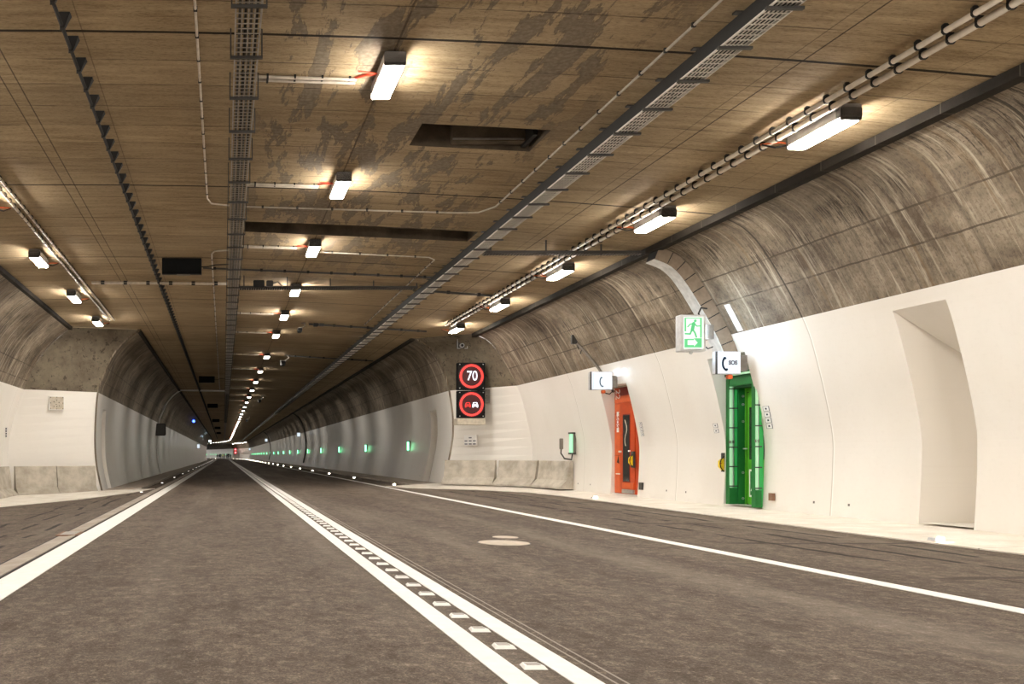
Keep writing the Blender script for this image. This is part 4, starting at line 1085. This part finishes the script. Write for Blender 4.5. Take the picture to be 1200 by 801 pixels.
# ------------------------------------------------------------------ covers on the road, drain grate
def cover(x, y, r, label):
    n = 36; mb = MB(); vs = []
    for z, q in ((0.0, r), (.008, r*.985)): vs += [(q*math.cos(2*math.pi*k/n), q*math.sin(2*math.pi*k/n), z) for k in range(n)]
    mb.add(vs, [tuple(range(n, 2*n))]+[(k, (k+1) % n, n+(k+1) % n, n+k) for k in range(n)])
    o = mb.build('manhole_cover', M['patch'], loc=(x, y, .001)); tag(o, label, 'manhole cover')
    m2 = MB(); vs = []
    for q in (r*1.0, r*1.05): vs += [(q*math.cos(2*math.pi*k/n), q*math.sin(2*math.pi*k/n), .003) for k in range(n)]
    m2.add(vs, [(k, (k+1) % n, n+(k+1) % n, n+k) for k in range(n)]); m2.build('rim', M['dgrey'], o)
cover(3.52, 10.72, .31, 'larger pale round cover in the middle of the right lane')
cover(3.78, 11.45, .165, 'smaller pale round cover just behind the larger one in the right lane')
r = empty('drain_grate', (-2.33, 12.9, gz(-2.33)+.012), 0, 'rusty brown drain grate set in the channel slab beside the left white line', 'drain grate')
MB().box(-.15, .17, -.3, .3, 0, .014).build('frame', M['rust'], r)
mb = MB()
for k in range(6): mb.box(-.10, .12, -.25+.09*k, -.2+.09*k, .014, .018)
mb.build('bars', M['galv'], r)
mb = MB(); mb.box(.175, .40, -.3, .3, -.0, .006); mb.build('line_patch', M['paint'], r)
# ------------------------------------------------------------------ portal ring and box sign on the left tunnel wall
rr = empty('conduit_ring', (-4.7, 60, 0), 0, 'pale conduit arching up the left tunnel wall and across the ceiling', 'conduit')
MB().tube([(x+.06+4.7, 0, z) for x, z in TL]+[(x+4.7, 0, ceilZ(x)-.05) for x in (-2.5, -1, .2)], .06).build('pipe', M['wtext'], rr)
r = empty('box_sign', (-4.42, 59, 1.1+(533.5-503)*.059-.42), 0, 'unlit dark grey square sign on the left tunnel wall', 'sign')
MB().box(-.42, .42, 0, .12, 0, .84, 0, .06).build('case', M['black'], r)
MB().box(-.36, .36, -.01, 0, .06, .78, 0, .03).build('face', M['dgrey'], r)
r = empty('signal_light', (-3.5, 100, 5.13), 0, 'small glowing blue light at the left ceiling edge deep in the tunnel', 'signal light')
MB().tube([(0, 0, 0), (0, .1, 0)], .16, 0, 12).build('lens', M['blueled'], r); MB().box(-.2, .2, .1, .2, -.2, .3, 0, .03).build('case', M['dgrey'], r)
def farsign(px, py, Y, w_, h_, mat, label, name='box_sign'):
    x = (px-262)/1000*Y; z = HC+(533.5-py)/1000*Y; s = Y
    r = empty(name, (x, Y, z), 0, label, 'sign')
    MB().box(-w_/2, w_/2, 0, .15, -h_/2, h_/2, 0, .02).build('case', M['lgrey'], r)
    MB().box(-w_/2+.05, w_/2-.05, -.012, 0, -h_/2+.05, h_/2-.05, 0).build('lit_face', mat, r)
farsign(232.5, 522.5, 140, .5, .7, M['signwhite'], 'tiny lit white sign on the left tunnel wall')
farsign(246, 516.5, 175, .35, .35, M['coolled'], 'tiny bright light at the left ceiling corner, far away')
farsign(350, 509, 85, .4, .45, M['signwhite'], 'tiny lit sign high on the right tunnel wall, nearest one', )
farsign(312.0, 515.5, 150, .5, .55, M['signwhite'], 'pair of tiny lit signs high on the right tunnel wall')
farsign(292.5, 526, 250, .6, .6, M['signwhite'], 'tiniest lit sign at the far end of the right wall')
for q, nm in ((85.5, 'nearer'), (150.5, 'middle')):
    rr = empty('wall_duct', (8.2, q, 0), 0, 'thin dark duct arching down the right tunnel wall at the %s lit sign' % nm, 'cable duct')
    MB().tube([(x-.08-8.2, 0, z) for x, z in TR if z > .2], .07).build('pipe', M['dgrey'], rr)
# red sign in the distant lay-by
bs = BAY1-1.0; x, y, z = P(bs, 9.1, 2.7)
for k, nm in ((0, 'upper'), (1, 'lower')):
    r = empty('traffic_sign', (x, y-.5, z-1.05*k), head(bs), nm+' tiny red ringed sign in the bright distant lay-by', 'road sign')
    MB().box(-.5, .5, 0, .2, 0, 1.0).build('sign_case', M['blackp'], r)
    MB().ring(0, .5, .3, .45, -.03, 0, 0, 24).build('red_ring', M['redled'], r); MB().disc(0, .5, .2, -.03, 0).build('symbol', M['whiteled'], r)
# closing wall of the bend (the tunnel goes on curving out of sight)
# ------------------------------------------------------------------ people far away
def person(cl, top, hands):
    me = bpy.data.meshes.new('person')
    V = [(0, 0, .95), (0, 0, 1.15), (0, .0, 1.38), (0, 0, 1.50), (0, -.01, 1.62), (0, 0, 1.72),
         (-.17, 0, 1.40), (-.23, .02, 1.14), (-.21, -.06, .92), (-.20, -.1, .84), (.17, 0, 1.40), (.23, .02, 1.14), (.21, -.06, .92), (.20, -.1, .84),
         (-.1, 0, .88), (-.11, -.02, .5), (-.12, .02, .09), (-.12, -.12, .03), (.1, 0, .88), (.12, .03, .5), (.13, .05, .09), (.14, -.08, .03)]
    E = [(0, 1), (1, 2), (2, 3), (3, 4), (4, 5), (2, 6), (6, 7), (7, 8), (8, 9), (2, 10), (10, 11), (11, 12), (12, 13), (0, 14), (14, 15), (15, 16), (16, 17), (0, 18), (18, 19), (19, 20), (20, 21)]
    Rr = [.15, .14, .16, .06, .1, .08, .075, .055, .04, .035, .075, .055, .04, .035, .1, .075, .05, .04, .1, .075, .05, .04]
    me.from_pydata(V, E, []); o = bpy.data.objects.new('person', me); C.objects.link(o)
    sk = o.modifiers.new('skin', 'SKIN'); sv = me.skin_vertices[0] if len(me.skin_vertices) else None
    return o, me, Rr
def person_mesh(cl, vest):
    # continuous lofted body: stacked rings merged with limbs as one skinned surface
    o, me, Rr = person(cl, None, None)
    import bmesh
    bm = bmesh.new(); bm.from_mesh(me); sl = bm.verts.layers.skin.verify()
    for v, q in zip(bm.verts, Rr): v[sl].radius = (q, q*.75); v[sl].use_root = (v.index == 0)
    bm.to_mesh(me); bm.free()
    sb = o.modifiers.new('subdivision', 'SUBSURF'); sb.levels = 1; sb.render_levels = 1
    me.materials.append(cl)
    n = 12
    def bandm(name, z0, z1, a, b, m):
        mb = MB(); vs = []
        for z in (z0, z1): vs += [(a*math.cos(2*math.pi*k/n), b*math.sin(2*math.pi*k/n), z) for k in range(n)]
        mb.add(vs, [(k, (k+1) % n, n+(k+1) % n, n+k) for k in range(n)]); mb.build(name, m, o)
    mb = MB(); mb.disc(0, 1.64, .085, -.115, -.09, 0, 12); mb.build('face', M['skin'], o)
    if vest: bandm('vest', .92, 1.42, .21, .17, M['hivis'])
    return o
pA = person_mesh(M['cloth'], False); pB = person_mesh(M['cloth2'], True); pC = person_mesh(M['cloth2'], False)
ppl = [(254.5, 262, pA), (256.6, 266, pC), (258.8, 260, pA), (261.2, 264, pB), (263.2, 259, pA), (265.6, 263, pC), (268.2, 258, pA), (270.3, 262, pA), (266.9, 268, pC), (257.6, 270, pA)]
used = set()
names = ['at the left end of the far group', 'second from the left in the far group', 'third from the left in the far group', 'in a yellow high-visibility vest in the far group', 'just right of the yellow vest', 'in the middle right of the far group', 'near the right end of the far group', 'at the right end of the far group', 'half hidden at the right back of the far group', 'half hidden at the left back of the far group']
for i, (px, Y, pr) in enumerate(ppl):
    o = pr if pr not in used else clone(pr); used.add(pr)
    X = (px-262)/1000*Y; o.location = (X, Y, gz(X)); o.rotation_euler = (0, 0, random.uniform(-1.2, 1.2)); s_ = random.uniform(.95, 1.08)
    o.scale = (s_, s_, s_)
    tag(o, 'dark standing person '+names[i] if 'yellow high' not in names[i] else 'standing person '+names[i], 'person', 'people standing on the road at the far end')
